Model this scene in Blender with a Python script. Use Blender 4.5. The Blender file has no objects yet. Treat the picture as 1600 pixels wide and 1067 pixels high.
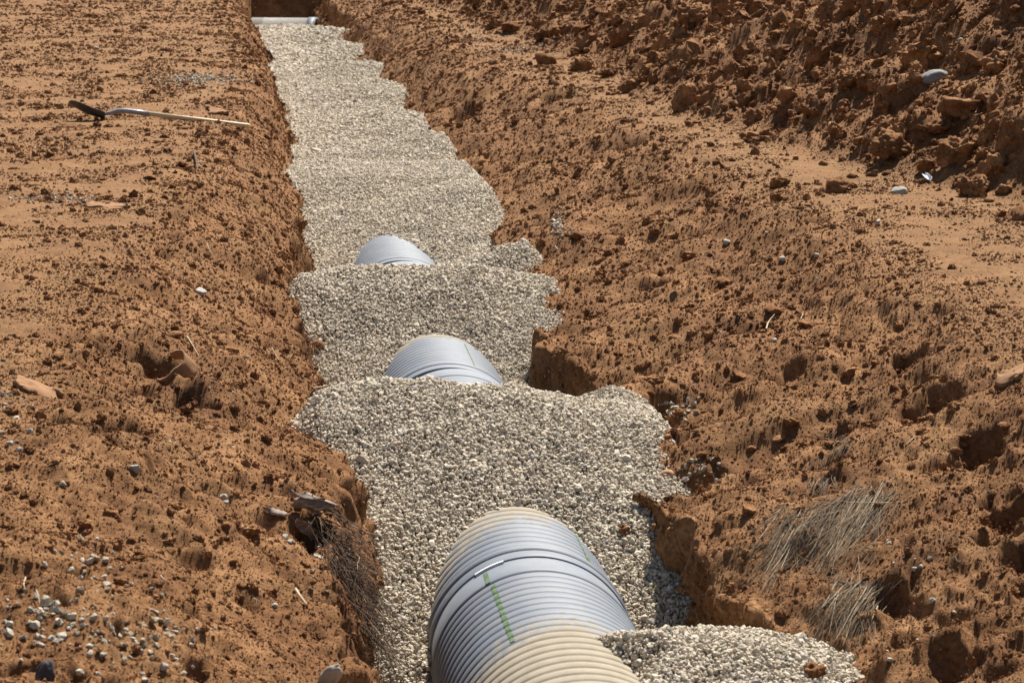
import bpy, math, random, time
import numpy as np
from mathutils import Vector, Matrix
T0 = time.time()
sc = bpy.context.scene
rng = np.random.default_rng(7)
random.seed(7)

# ------------------------------------------------------------------ camera, sky, sun, exposure
F, CU, CV = 4000.0, 800.0, 533.5                  # focal length and centre in 1600-wide pixels
CAMZ = 2.05
TILT = math.atan(733.5 / F)
YAW = math.atan(420 * math.cos(TILT) / F)
cam_d = bpy.data.cameras.new('camera'); cam = bpy.data.objects.new('camera', cam_d)
sc.collection.objects.link(cam)
cam_d.sensor_width = 36; cam_d.lens = F / 1600 * 36
cam.location = (0, 0, CAMZ); cam.rotation_euler = (math.pi / 2 - TILT, 0, -YAW)
cam_d.clip_start = 0.1; cam_d.clip_end = 2000
cam_d.dof.use_dof = True; cam_d.dof.focus_distance = 13.5; cam_d.dof.aperture_fstop = 9.0
sc.camera = cam
SUN = Vector((0.25, 0.54, 0.80)).normalized()
w = bpy.data.worlds.new('World'); sc.world = w; w.use_nodes = True
nt = w.node_tree
sky = nt.nodes.new('ShaderNodeTexSky'); sky.sky_type = 'NISHITA'; sky.sun_disc = False
sky.sun_elevation = math.asin(SUN.z); sky.sun_rotation = math.atan2(SUN.x, SUN.y)
sky.air_density = 1.0; sky.dust_density = 1.0
bg = nt.nodes['Background']; bg.inputs['Strength'].default_value = 0.05
nt.links.new(sky.outputs[0], bg.inputs['Color'])
sun_d = bpy.data.lights.new('sun', 'SUN'); sun_d.energy = 5.0; sun_d.angle = math.radians(0.5); sun_d.color = (1.0, 0.955, 0.88)
sun = bpy.data.objects.new('sun', sun_d); sc.collection.objects.link(sun)
sun.rotation_euler = (-SUN).to_track_quat('-Z', 'Y').to_euler()
sc.view_settings.view_transform = 'Standard'; sc.view_settings.look = 'None'
sc.view_settings.gamma = 1; sc.view_settings.exposure = 1.13; sc.view_settings.use_curve_mapping = False

# ------------------------------------------------------------------ picture <-> place (for planning where things stand)
_R = np.array([math.cos(YAW), -math.sin(YAW), 0.0])
_Fw = np.array([math.sin(YAW) * math.cos(TILT), math.cos(YAW) * math.cos(TILT), -math.sin(TILT)])
_U = np.array([math.sin(YAW) * math.sin(TILT), math.cos(YAW) * math.sin(TILT), math.cos(TILT)])
def project(P):
    q = P - np.array([0, 0, CAMZ])
    d = q @ _Fw
    d = np.where(np.abs(d) < 1e-6, 1e-6, d)
    return CU + F * (q @ _R) / d, CV - F * (q @ _U) / d, d
def ray(u, v):
    d = _R * (u - CU) / F - _U * (v - CV) / F + _Fw
    return d / np.linalg.norm(d)
def P(u, v, z):                                   # point at height z
    d = ray(u, v); t = (z - CAMZ) / d[2]
    return np.array([d[0] * t, d[1] * t, z])

# ------------------------------------------------------------------ noise
def _h(ix, iy, iz, seed):
    n = (ix.astype(np.uint32) * np.uint32(374761393) + iy.astype(np.uint32) * np.uint32(668265263)
         + iz.astype(np.uint32) * np.uint32(2147483647 ^ 0x5bd1e995) + np.uint32((seed * 2654435761) & 0xffffffff))
    n = (n ^ (n >> np.uint32(13))) * np.uint32(1274126177)
    n = (n ^ (n >> np.uint32(16))) * np.uint32(2246822519)
    return n ^ (n >> np.uint32(15))
def _f(h): return (h & np.uint32(0xffffff)).astype(np.float32) / np.float32(0xffffff)
def perlin(p, seed=0):
    p = p.astype(np.float32)
    i = np.floor(p).astype(np.int32); f = p - i
    u = f * f * f * (f * (f * 6 - 15) + 10)
    out = 0
    for dx in (0, 1):
        wx = u[:, 0] if dx else 1 - u[:, 0]
        for dy in (0, 1):
            wy = u[:, 1] if dy else 1 - u[:, 1]
            for dz in (0, 1):
                wz = u[:, 2] if dz else 1 - u[:, 2]
                h = _h(i[:, 0] + dx, i[:, 1] + dy, i[:, 2] + dz, seed)
                gx = (h & np.uint32(1023)).astype(np.float32) / 511.5 - 1
                gy = ((h >> np.uint32(10)) & np.uint32(1023)).astype(np.float32) / 511.5 - 1
                gz = ((h >> np.uint32(20)) & np.uint32(1023)).astype(np.float32) / 511.5 - 1
                out = out + wx * wy * wz * (gx * (f[:, 0] - dx) + gy * (f[:, 1] - dy) + gz * (f[:, 2] - dz))
    return out * 1.5
def clods(p, cell, prob, rmin=0.22, rmax=0.5, seed=0):
    """height (in cells) of lumps strewn through space, one try per cell"""
    p = (p / cell).astype(np.float32)
    lo = np.floor(p - 0.5).astype(np.int32)
    out = np.zeros(len(p), np.float32)
    for dx in (0, 1):
        for dy in (0, 1):
            for dz in (0, 1):
                cx, cy, cz = lo[:, 0] + dx, lo[:, 1] + dy, lo[:, 2] + dz
                h = _h(cx, cy, cz, seed); h2 = _h(cx, cy, cz, seed + 91)
                jx = (h & np.uint32(1023)).astype(np.float32) / 1023
                jy = ((h >> np.uint32(10)) & np.uint32(1023)).astype(np.float32) / 1023
                jz = ((h >> np.uint32(20)) & np.uint32(1023)).astype(np.float32) / 1023
                r = rmin + (rmax - rmin) * ((h2 & np.uint32(1023)).astype(np.float32) / 1023) ** 2
                on = ((h2 >> np.uint32(10)) & np.uint32(1023)).astype(np.float32) / 1023 < prob
                d2 = (p[:, 0] - cx - jx) ** 2 + (p[:, 1] - cy - jy) ** 2 + (p[:, 2] - cz - jz) ** 2
                b = np.sqrt(np.maximum(0, 1 - d2 / (r * r))) * r
                out = np.maximum(out, np.where(on, b, 0))
    return out
def sstep(a, b, x):
    t = np.clip((x - a) / (b - a), 0, 1); return t * t * (3 - 2 * t)
def wob(Y, scale, seed):
    Y = np.atleast_1d(np.asarray(Y, float))
    return perlin(np.stack([Y / scale, Y * 0 + 0.37, Y * 0 + 0.71], 1), seed)

# ------------------------------------------------------------------ materials
def nodes(name):
    m = bpy.data.materials.new(name); m.use_nodes = True
    n = m.node_tree.nodes; b = n['Principled BSDF']
    return m, n, m.node_tree.links, b
def ramp(n, stops, interp='LINEAR'):
    r = n.new('ShaderNodeValToRGB'); r.color_ramp.interpolation = interp
    e = r.color_ramp.elements
    while len(e) < len(stops): e.new(0.5)
    for k, (p, c) in enumerate(stops):
        e[k].position = p; e[k].color = (*c, 1)
    return r
def tex(n, l, scale, detail=6, rough=0.6, vec=None, dist=0.0):
    t = n.new('ShaderNodeTexNoise'); t.inputs['Scale'].default_value = scale
    t.inputs['Detail'].default_value = detail; t.inputs['Roughness'].default_value = rough
    t.inputs['Distortion'].default_value = dist
    if vec is not None: l.new(vec, t.inputs['Vector'])
    return t
def mixc(n, l, fac, a, b, mode='MIX'):
    m = n.new('ShaderNodeMix'); m.data_type = 'RGBA'; m.blend_type = mode
    for s, v in ((0, fac), (6, a), (7, b)):
        if isinstance(v, (tuple, float, int)):
            m.inputs[s].default_value = v if s == 0 else (*v, 1)
        else: l.new(v, m.inputs[s])
    return m.outputs[2]
def soil_material(name, lift=1.0, use_attr=True):
    m, n, l, b = nodes(name)
    pos = n.new('ShaderNodeNewGeometry').outputs['Position']
    big = ramp(n, [(0.30, (0.118*lift, 0.052*lift, 0.0205*lift)), (0.48, (0.190*lift, 0.089*lift, 0.0355*lift)), (0.66, (0.275*lift, 0.142*lift, 0.062*lift))])
    l.new(tex(n, l, 2.2, 8, 0.66, pos, 0.3).outputs['Fac'], big.inputs[0])
    c = big.outputs[0]
    sp = ramp(n, [(0.32, (0.52, 0.47, 0.43)), (0.5, (1, 1, 1)), (0.70, (1.28, 1.32, 1.36))])
    l.new(tex(n, l, 55, 5, 0.7, pos).outputs['Fac'], sp.inputs[0])
    c = mixc(n, l, 1.0, c, sp.outputs[0], 'MULTIPLY')
    md = ramp(n, [(0.36, (0.70, 0.66, 0.62)), (0.52, (1, 1, 1)), (0.68, (1.12, 1.16, 1.2))])
    l.new(tex(n, l, 11, 5, 0.6, pos, 0.4).outputs['Fac'], md.inputs[0])
    c = mixc(n, l, 1.0, c, md.outputs[0], 'MULTIPLY')
    if use_attr:
        a = n.new('ShaderNodeAttribute'); a.attribute_name = 'dry'
        dn = ramp(n, [(0.3, (0.128, 0.064, 0.027)), (0.52, (0.195, 0.104, 0.044)), (0.75, (0.27, 0.157, 0.074))])
        l.new(tex(n, l, 3.4, 9, 0.72, pos, 0.2).outputs['Fac'], dn.inputs[0])
        c2 = mixc(n, l, 0.8, dn.outputs[0], sp.outputs[0], 'MULTIPLY')
        c = mixc(n, l, a.outputs['Fac'], c, c2)
    l.new(c, b.inputs['Base Color']); b.inputs['Roughness'].default_value = 0.95
    b.inputs['Specular IOR Level'].default_value = 0.12
    bp = n.new('ShaderNodeBump'); bp.inputs['Strength'].default_value = 0.75; bp.inputs['Distance'].default_value = 0.012
    l.new(tex(n, l, 120, 6, 0.72, pos).outputs['Fac'], bp.inputs['Height']); l.new(bp.outputs[0], b.inputs['Normal'])
    return m
def stone_material(name, stops, bump=0.3, scale=60):
    m, n, l, b = nodes(name)
    pos = n.new('ShaderNodeNewGeometry').outputs['Position']
    oi = n.new('ShaderNodeObjectInfo')
    r = ramp(n, stops); l.new(oi.outputs['Random'], r.inputs[0])
    sp = ramp(n, [(0.3, (0.72, 0.70, 0.66)), (0.6, (1.08, 1.08, 1.08))])
    l.new(tex(n, l, scale, 5, 0.7, pos).outputs['Fac'], sp.inputs[0])
    l.new(mixc(n, l, 1.0, r.outputs[0], sp.outputs[0], 'MULTIPLY'), b.inputs['Base Color'])
    b.inputs['Roughness'].default_value = 0.9; b.inputs['Specular IOR Level'].default_value = 0.2
    bp = n.new('ShaderNodeBump'); bp.inputs['Strength'].default_value = bump; bp.inputs['Distance'].default_value = 0.006
    l.new(tex(n, l, scale * 3, 5, 0.7, pos).outputs['Fac'], bp.inputs['Height']); l.new(bp.outputs[0], b.inputs['Normal'])
    return m
def plain(name, col, rough=0.7, spec=0.3, var=0.25, scale=40, metal=0.0, bump=0.2, stretch=None):
    m, n, l, b = nodes(name)
    tc = n.new('ShaderNodeTexCoord'); v = tc.outputs['Object']
    if stretch:
        mp = n.new('ShaderNodeMapping'); mp.inputs['Scale'].default_value = stretch; l.new(v, mp.inputs['Vector']); v = mp.outputs[0]
    r = ramp(n, [(0.3, tuple(c * (1 - var) for c in col)), (0.7, tuple(c * (1 + var) for c in col))])
    t = tex(n, l, scale, 6, 0.65, v); l.new(t.outputs['Fac'], r.inputs[0])
    l.new(r.outputs[0], b.inputs['Base Color'])
    b.inputs['Roughness'].default_value = rough; b.inputs['Specular IOR Level'].default_value = spec; b.inputs['Metallic'].default_value = metal
    if bump:
        bp = n.new('ShaderNodeBump'); bp.inputs['Strength'].default_value = bump; bp.inputs['Distance'].default_value = 0.004
        l.new(t.outputs['Fac'], bp.inputs['Height']); l.new(bp.outputs[0], b.inputs['Normal'])
    return m
M_soil = soil_material('soil')
M_clod = soil_material('clod_soil', 1.22, False)
GRAV = [(0.0, (0.3244, 0.2781, 0.2141)), (0.12, (0.4198, 0.3615, 0.2746)), (0.35, (0.477, 0.4107, 0.3145)), (0.65, (0.5152, 0.4468, 0.3462)), (0.86, (0.5581, 0.4913, 0.3908)), (0.92, (0.4293, 0.3198, 0.2141)), (0.95, (0.353, 0.3198, 0.2792)), (1.0, (0.5915, 0.533, 0.456))]
M_gravel = stone_material('gravel_stone', GRAV)
M_bed = stone_material('gravel_bed', [(0, (0.40, 0.353, 0.255)), (1, (0.40, 0.353, 0.255))], 1.0, 70)
M_white = stone_material('pale_stone', [(0, (0.238, 0.1615, 0.0935)), (0.25, (0.306, 0.2422, 0.1658)), (0.6, (0.391, 0.34, 0.2592)), (1, (0.476, 0.4335, 0.3485))], 0.5)

# ------------------------------------------------------------------ object helpers
def link(o): sc.collection.objects.link(o); return o
def tag(o, label=None, cat=None, group=None, kind=None):
    if label: o['label'] = label
    if cat: o['category'] = cat
    if group: o['group'] = group
    if kind: o['kind'] = kind
    return o
def mesh_from(name, V, Fc, mat=None, smooth=True):
    V = np.asarray(V, np.float32); me = bpy.data.meshes.new(name)
    if isinstance(Fc, np.ndarray):
        k = Fc.shape[1]
        me.vertices.add(len(V)); me.vertices.foreach_set('co', V.ravel())
        me.loops.add(Fc.size); me.loops.foreach_set('vertex_index', Fc.astype(np.int32).ravel())
        me.polygons.add(len(Fc)); me.polygons.foreach_set('loop_start', np.arange(0, Fc.size, k, dtype=np.int32))
        me.update(calc_edges=True); me.validate()
    else:
        me.from_pydata([tuple(v) for v in V], [], Fc); me.update()
    if smooth: me.polygons.foreach_set('use_smooth', np.ones(len(me.polygons), bool))
    if mat: me.materials.append(mat)
    return me
def obj(name, me, parent=None):
    o = link(bpy.data.objects.new(name, me))
    if parent: o.parent = parent
    return o
def empty(name, loc, rot=None):
    o = link(bpy.data.objects.new(name, None)); o.empty_display_size = 0.1
    o.location = loc
    if rot is not None: o.rotation_euler = rot
    return o
def float_attr(me, name, vals):
    a = me.attributes.new(name, 'FLOAT', 'POINT'); a.data.foreach_set('value', np.asarray(vals, np.float32))

# ================================================================== TERRAIN
V0, V1, NC = 1330.0, -22.0, 980
KROW = 2.35 * F
_r = [6.1]
while _r[-1] < 53: _r.append(_r[-1] + 0.0112 * (_r[-1] / 7) ** 1.42 * 1)
rows = np.concatenate([np.linspace(-4, 5.9, 16), _r, 53.5 * 1.06 ** np.arange(1, 36)])
NR = len(rows)
ROUGHV = 2.05

def lin(Y, a, b): return np.interp(Y, a, b)
w1, w2, w3, w4 = wob(rows, 2.2, 1), wob(rows, 0.7, 2), wob(rows, 1.7, 3), wob(rows, 0.5, 4)
w5, w6, w7 = wob(rows, 3.1, 5), wob(rows, 1.1, 6), wob(rows, 0.35, 8)
XL = lin(rows, [6, 8, 12, 15, 20, 27, 50], [-1.0, -0.9, -0.66, -0.42, -0.10, 0.06, -0.34]) + 0.10 * w1 + 0.05 * w2
XR = lin(rows, [6, 8, 12, 14, 16.5, 20, 24, 31, 50], [3.3, 3.3, 3.36, 3.42, 3.34, 3.22, 3.04, 2.52, 1.9]) + 0.14 * w3 + 0.07 * w4
XF = lin(rows, [6, 10, 15.5, 17.4, 23.4, 29, 37, 50], [7.0, 6.2, 4.75, 4.30, 3.66, 3.40, 3.05, 2.85]) + 0.22 * w5 + 0.12 * w6
XWL = 0.46 + 0.05 * w6 + 0.04 * w7 + lin(rows, [6, 9.5, 11, 11.8, 12.8, 16, 18, 28, 36, 42, 48], [-0.07, -0.06, 0, 0, -0.10, -0.10, 0, 0, -0.10, -0.22, -0.36])
XWR = 1.76 + 0.07 * w2 + 0.045 * w7 + lin(rows, [6, 8.45, 8.85, 9.3, 10.3, 10.9, 11.6, 12.4, 13.4, 15.2, 16.0, 20, 24, 29, 35, 48], [0.12, 0.10, 0.03, 0, -0.09, -0.05, 0, 0, -0.13, -0.13, 0, 0, -0.10, -0.20, -0.27, -0.42])
ZWR = -0.50 + 0.16 * w4 + lin(rows, [6, 8.6, 9.0, 10.9, 12.0, 14.4, 15, 17.5, 20, 50], [-0.10, -0.08, -0.03, 0, 0, 0, -0.04, -0.06, -0.10, -0.12])
depthf = 1 - sstep(48.8, 49.5, rows) * 1.0
heapk = 1 + 0.22 * wob(rows, 4.0, 11)
def profile(k):
    xl, xr, xf, xwl, xwr, zwr, D, hk = XL[k], XR[k], XF[k], XWL[k], XWR[k], ZWR[k], depthf[k], heapk[k]
    zl = 0.0
    xm = min(max(xwl - 0.13, xl + 0.16), xwl - 0.05)
    xs = [-600, -30, xl - 0.55, xl - 0.2, xl, xl + 0.10 * (xm - xl), 0.6 * xm + 0.4 * xl, xm, xwl - 0.02, xwl + 0.03, xwr - 0.04, xwr, xwr + 0.12,
          xr - 0.45, xr - 0.12, xr + 0.15, xr + 0.5, xf - 0.15, xf, xf + 0.25, xf + 1.3, xf + 3.0, xf + 4.6, xf + 6.4, xf + 10, xf + 12, 600]
    zs = [0, 0, 0.0, -0.012, -0.045, -0.08, -0.24, -0.46, -0.74, -1.42, -1.42, zwr, zwr + 0.05,
          -0.235, -0.070, -0.016, 0, 0, 0.03, 0.17, 0.80 * hk, 1.75 * hk, 2.25 * hk, 2.1 * hk, 0.4, 0, 0]
    zs = [z * D if z < 0 else z for z in zs]
    return np.array(xs, float), np.array(zs, float)
FX = np.concatenate([[-600, -200, -80], np.arange(-30, -9, 0.5), np.arange(-9, -2, 0.05), np.arange(-2, 5.5, 0.012), np.arange(5.5, 16, 0.05), np.arange(16, 32, 0.5), [80, 200, 600]])
Xg = np.zeros((NR, NC)); Zg = np.zeros((NR, NC)); PROF = []
for k in range(NR):
    xs, zs = profile(k); PROF.append((xs, zs))
    z = np.interp(FX, xs, zs); Y = max(rows[k], 6.0)
    sc_px = F / Y
    lo, hi = -0.115 * Y - 0.35, 0.34 * Y + 0.9
    mid = 0.5 * (FX[1:] + FX[:-1]); dx = np.diff(FX); dz = np.diff(z)
    wgt = np.where((mid > lo) & (mid < hi), 1.0, 0.06); wgt = np.where((mid > lo - 1.2 - 0.05 * Y) & (mid < hi + 1.0 + 0.10 * Y) & (wgt < 1), 0.28, wgt); wgt = np.where((mid < lo - 4) | (mid > hi + 6), 0.004, wgt)
    wgt = np.where(np.abs(mid) > 25, 0.00025, wgt)
    ds = np.sqrt(dx * dx + (1.0 * dz) ** 2) * wgt * sc_px
    s = np.concatenate([[0], np.cumsum(ds)])
    q = np.linspace(0, s[-1], NC)
    Xg[k] = np.interp(q, s, FX); Zg[k] = np.interp(Xg[k], xs, zs)
Yg = np.repeat(rows[:, None], NC, 1)
def row_index(Y): return np.clip(np.searchsorted(rows, Y), 0, NR - 1)
# smooth the cross sections a little so that lips are rounded
for _ in range(3):
    Zg[:, 1:-1] = 0.25 * Zg[:, :-2] + 0.5 * Zg[:, 1:-1] + 0.25 * Zg[:, 2:]
B = np.stack([Xg, Yg, Zg], -1)
def grid_normals(B):
    du = np.zeros_like(B); dv = np.zeros_like(B)
    du[:, 1:-1] = B[:, 2:] - B[:, :-2]; du[:, 0] = B[:, 1] - B[:, 0]; du[:, -1] = B[:, -1] - B[:, -2]
    dv[1:-1] = B[2:] - B[:-2]; dv[0] = B[1] - B[0]; dv[-1] = B[-1] - B[-2]
    n = np.cross(du, dv); n /= np.linalg.norm(n, axis=-1, keepdims=True) + 1e-9
    return n
N = grid_normals(B)
# masks
xl, xr, xf = XL[:, None], XR[:, None], XF[:, None]
heap = sstep(-0.12, 0.30, Xg - xf)
bankL = sstep(-0.35, 0.1, Xg - xl) * (Xg < 1.1)
bankR = (1 - sstep(-0.25, 0.35, Xg - xr)) * (Xg >= 1.1)
wall = sstep(0.75, 0.35, np.abs(N[..., 2]))
flatL = (1 - sstep(-0.35, 0.1, Xg - xl)) * (Xg < 1.1)
strip = (Xg >= 1.1) * (1 - bankR) * (1 - heap)
near = sstep(30, 14, Yg)
trim = (Yg > 5.5) & (Yg < 60) & (np.abs(Xg) < 26)
p = B.reshape(-1, 3)
sel = np.where(trim.ravel())[0]; p = p[sel]
def g(a): return a.ravel()[sel].astype(np.float32)
gheap, gbL, gbR, gwall, gfl, gst = g(heap), g(bankL), g(bankR), g(wall), g(flatL), g(strip)
gbank = np.maximum(gbL, gbR)
px = 1.6 * np.maximum(p[:, 1], 6) / F                         # metres per picture pixel of the final render
dYr = np.maximum(px * 1.2, 0.0112 * (np.maximum(p[:, 1], 6) / 7) ** 1.42)
def band(cell): return sstep(1.8, 4.2, cell / dYr)
wv = np.stack([perlin(p / 0.16, 31), perlin(p / 0.16, 32), perlin(p / 0.16, 33)], 1) * 0.050
wv2 = np.stack([perlin(p / 0.045, 34), perlin(p / 0.045, 35), perlin(p / 0.045, 36)], 1) * 0.020
wv2 += np.stack([perlin(p / 0.017, 37), perlin(p / 0.017, 38), perlin(p / 0.017, 39)], 1) * 0.006
pw = p + wv + wv2
D = np.zeros(len(p), np.float32); row_of = (sel // NC)
low = perlin(p / 0.75, 41); low2 = perlin(p / 0.32, 42)
D += (0.085 * gbank + 0.11 * gheap + 0.022 * gfl + 0.012 * gst) * low
D += (0.055 * gbank + 0.060 * gheap + 0.008 * gfl + 0.005 * gst) * low2
st = perlin(np.stack([(p[:, 0] + 0.25 * p[:, 1]) / 0.40, p[:, 1] / 0.085, p[:, 2] / 0.4], 1) + wv * 8, 43)
st2 = perlin(np.stack([(p[:, 0] + 0.3 * p[:, 1]) / 1.3, (p[:, 1] - 0.25 * p[:, 0]) / 0.26, p[:, 2] / 1.2], 1) + wv * 6, 49)
D += gbank * (1 - gwall) * (0.026 * st + 0.075 * gbR * np.minimum(st2, 0.25) + 0.035 * gbL * np.minimum(st2, 0.25))
D += 0.007 * gst * perlin(np.stack([p[:, 0] / 0.55, p[:, 1] / 0.10, p[:, 2]], 1), 50) + 0.006 * gfl * perlin(np.stack([p[:, 0] / 0.6, p[:, 1] / 0.16, p[:, 2]], 1), 58)
wst = perlin(np.stack([p[:, 0] / 0.10, p[:, 1] / 0.07, p[:, 2] / 0.9], 1), 44)
lipz = p[:, 2] - ZWR[row_of]
tooth = perlin(np.stack([p[:, 0] * 0, p[:, 1] / 0.085, p[:, 2] / 0.5], 1), 48)
D += gwall * gbR * (0.10 * sstep(-0.20 - 0.6 * tooth, -0.10 - 0.5 * tooth, lipz) - 0.075)
D += 0.030 * gwall * perlin(np.stack([p[:, 0] / 0.05, p[:, 1] / 0.028, p[:, 2] / 0.22], 1), 59) * band(0.05) + 0.075 * gwall * wst + 0.07 * gwall * perlin(np.stack([p[:, 0] / 0.2, p[:, 1] / 0.16, p[:, 2] / 0.5], 1), 47)
patch = sstep(-0.15, 0.35, perlin(p / 0.9, 45))                # crumbly against smeared patches
patch2 = sstep(-0.1, 0.3, perlin(p / 0.5, 46))
def add_clods(cell, prob, h, wt, seed, rmin=0.22, rmax=0.5):
    global D
    D += clods(pw * np.array([1, 1, 1.0]), cell, prob, rmin, rmax, seed) * cell * h * wt * band(cell)
add_clods(0.62, 0.50, 0.75, gheap, 51)
add_clods(0.34, 0.60, 0.85, gheap, 52)
add_clods(0.19, 0.55, 0.85, gheap + 0.5 * gbank * patch, 53)
add_clods(0.105, 0.55, 0.85, gheap + gbank * (0.25 + 0.75 * patch) + 0.10 * gfl * patch, 54)
add_clods(0.060, 0.55, 0.85, gheap + gbank * (0.30 + 0.7 * patch2) + 0.22 * gfl * patch2 + 0.06 * gst, 55)
add_clods(0.020, 0.6, 0.8, gheap + gbank * (0.6 + 0.4 * patch2) + 0.4 * gfl, 57)
add_clods(0.033, 0.60, 0.80, gheap + gbank * (0.5 + 0.5 * patch) + 0.35 * gfl * patch2 + 0.15 * gst * patch2, 56)
# holes and sockets left by the bucket
pit = clods(pw + 7.3 + wv, 0.30, 0.24, 0.12, 0.36, 61) * 0.30
D -= 1.5 * pit * gbank * (1 - 0.6 * gwall)
D -= 0.9 * clods(pw + 3.1, 0.13, 0.34, 0.16, 0.45, 62) * 0.18 * (gbank + 0.6 * gheap) * band(0.13)
for sc_, am, s_ in ((0.10, 0.019, 71), (0.05, 0.014, 72), (0.026, 0.0085, 73)):
    r_ = perlin(p / sc_, s_)
    D += am * (1 - 2.2 * np.abs(r_)) * band(sc_) * (gbank * (0.45 + 0.55 * patch) + gheap * 0.9 + gfl * 0.55 + gst * 0.25)
# holes that the photograph shows one by one: pixel, height, radius, depth
PITS = [(250, 572, -0.10, 0.085, 0.26), (288, 625, -0.18, 0.08, 0.20), (1580, 790, -0.10, 0.085, 0.34), (1560, 830, -0.13, 0.08, 0.3), (1592, 870, -0.15, 0.075, 0.28), (1545, 770, -0.1, 0.05, 0.2), (1437, 640, -0.05, 0.08, 0.16),
        (1320, 655, -0.18, 0.07, 0.13), (1472, 620, -0.02, 0.075, 0.2), (1250, 575, -0.18, 0.06, 0.12), (290, 770, -0.25, 0.045, 0.12), (100, 663, -0.05, 0.07, 0.13),
        (145, 680, -0.07, 0.07, 0.13), (15, 1030, -0.06, 0.06, 0.12), (100, 1055, -0.1, 0.05, 0.12), (1478, 1035, -0.3, 0.06, 0.14), (885, 440, -0.35, 0.10, 0.22),
        (1095, 735, -0.35, 0.07, 0.15), (1400, 925, -0.25, 0.08, 0.1), (540, 1000, -0.65, 0.10, 0.2), (470, 845, -0.45, 0.08, 0.15), (1030, 640, -0.5, 0.08, 0.14),
        (1290, 745, -0.25, 0.05, 0.08), (868, 150, -0.15, 0.16, 0.3), (725, 170, -0.3, 0.15, 0.25), (970, 225, -0.1, 0.12, 0.2), (305, 262, 0.0, 0.06, 0.10), (1515, 700, -0.1, 0.11, 0.2)]
for (u, v, z, r, d) in PITS:
    c = P(u, v, z)
    for _ in range(25):
        k_ = min(np.searchsorted(rows, c[1]), NR - 1); c = P(u, v, 0.5 * c[2] + 0.5 * float(np.interp(c[0], *PROF[k_])))
    q = p + wv * 2.0 + wv2 * 2.2 - c
    rr = np.sqrt(q[:, 0] ** 2 + (q[:, 1] * 0.8) ** 2 + (q[:, 2] * 0.5) ** 2) / r
    D -= d * np.exp(-rr ** 4)
_D = np.zeros(NR * NC, np.float32); _D[sel] = D; _D = _D.reshape(NR, NC)
for _ in range(2): _D[1:-1] = 0.25 * _D[:-2] + 0.5 * _D[1:-1] + 0.25 * _D[2:]
_D[:, 1:-1] = 0.2 * _D[:, :-2] + 0.6 * _D[:, 1:-1] + 0.2 * _D[:, 2:]
D = _D.ravel()[sel]
T = B.reshape(-1, 3).copy()
Dn = N.reshape(-1, 3)[sel]
Dn = Dn * 0.75 + np.array([0, 0, 0.25]) * np.sign(Dn[:, 2:3] + 0.2); Dn /= np.linalg.norm(Dn, axis=1, keepdims=True)
T[sel] += Dn * D[:, None]
TG = T.reshape(NR, NC, 3)
TN = grid_normals(TG)
dry = (0.85 * flatL + 1.0 * strip + 0.15 * (bankL + bankR) * (1 - wall)).ravel()
dry[sel] *= np.clip(0.8 + 0.5 * perlin(p / 0.55, 81) + 0.35 * perlin(p / 0.2, 82), 0, 1)
dry[sel] += 0.40 * gbank * sstep(0.0, 0.5, perlin(p / 0.45, 83)) * (1 - gwall)
dry = np.clip(dry, 0, 1)

# quads sorted into the pieces of the setting
qi = (np.arange(NR - 1)[:, None] * NC + np.arange(NC - 1)[None, :]).ravel()
Q = np.stack([qi, qi + 1, qi + NC + 1, qi + NC], 1)
xc = Xg.ravel()[qi]; yk = np.repeat(np.arange(NR - 1), NC - 1)
is_heap = xc > XF[yk] + 0.03
is_bank = (xc > XL[yk] - 0.05) & (xc < 1.1)
is_bankr = (xc >= 1.1) & (xc < XR[yk] + 0.1)
far_r = rows[yk] > 49.6
pieces = [('ground', ~(is_heap | is_bank | is_bankr) | (far_r & ~is_heap), 'compacted pale red-brown ground on both sides of the trench'),
          ('left_bank', is_bank & ~far_r, 'sunlit crumbly red-brown left bank of the trench'),
          ('right_bank', is_bankr & ~far_r, 'rough red-brown right bank of the trench with its shaded vertical wall'),
          ('spoil_heap', is_heap, 'long heap of dug out red-brown soil on the right')]
for nm, mk, lab in pieces:
    q = Q[mk]; used = np.unique(q); remap = np.full(len(T), -1, np.int64); remap[used] = np.arange(len(used))
    me = mesh_from(nm, T[used], remap[q], M_soil)
    float_attr(me, 'dry', dry[used])
    tag(obj(nm, me), lab, None, None, 'structure')
print('terrain', NR, NC, round(time.time() - T0, 1))

# look-up of the soil surface
TU, TV, TD = project(T)
VIS = (TU > -40) & (TU < 1640) & (TV > -30) & (TV < 1110) & trim.ravel()
vi = np.where(VIS)[0]
CELL = 8
cu = ((TU[vi] + 40) // CELL).astype(int); cv = ((TV[vi] + 40) // CELL).astype(int)
order = np.lexsort((TD[vi], cu * 400 + cv)); key = (cu * 400 + cv)[order]; vs = vi[order]
def hit(u, v, r=4.0):
    """soil vertex that shows at a pixel: its place and normal"""
    best = []
    for a in range(int((u + 40 - r) // CELL), int((u + 40 + r) // CELL) + 1):
        for b in range(int((v + 40 - r) // CELL), int((v + 40 + r) // CELL) + 1):
            s = np.searchsorted(key, a * 400 + b); e = np.searchsorted(key, a * 400 + b, 'right')
            best.append(vs[s:e])
    c = np.concatenate(best)
    if len(c) == 0: return (hit(u, v, r * 2.5) if r < 60 else (P(u, v, 0), np.array([0, 0, 1.0])))
    d = np.hypot(TU[c] - u, TV[c] - v); k = c[d < r]
    if len(k) == 0: return hit(u, v, r * 2)
    dm = TD[k].min(); k = k[TD[k] < dm + 0.25]
    k = k[np.argmin(np.hypot(TU[k] - u, TV[k] - v))]
    return T[k].copy(), TN.reshape(-1, 3)[k].copy()
ZT = np.minimum.accumulate
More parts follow.
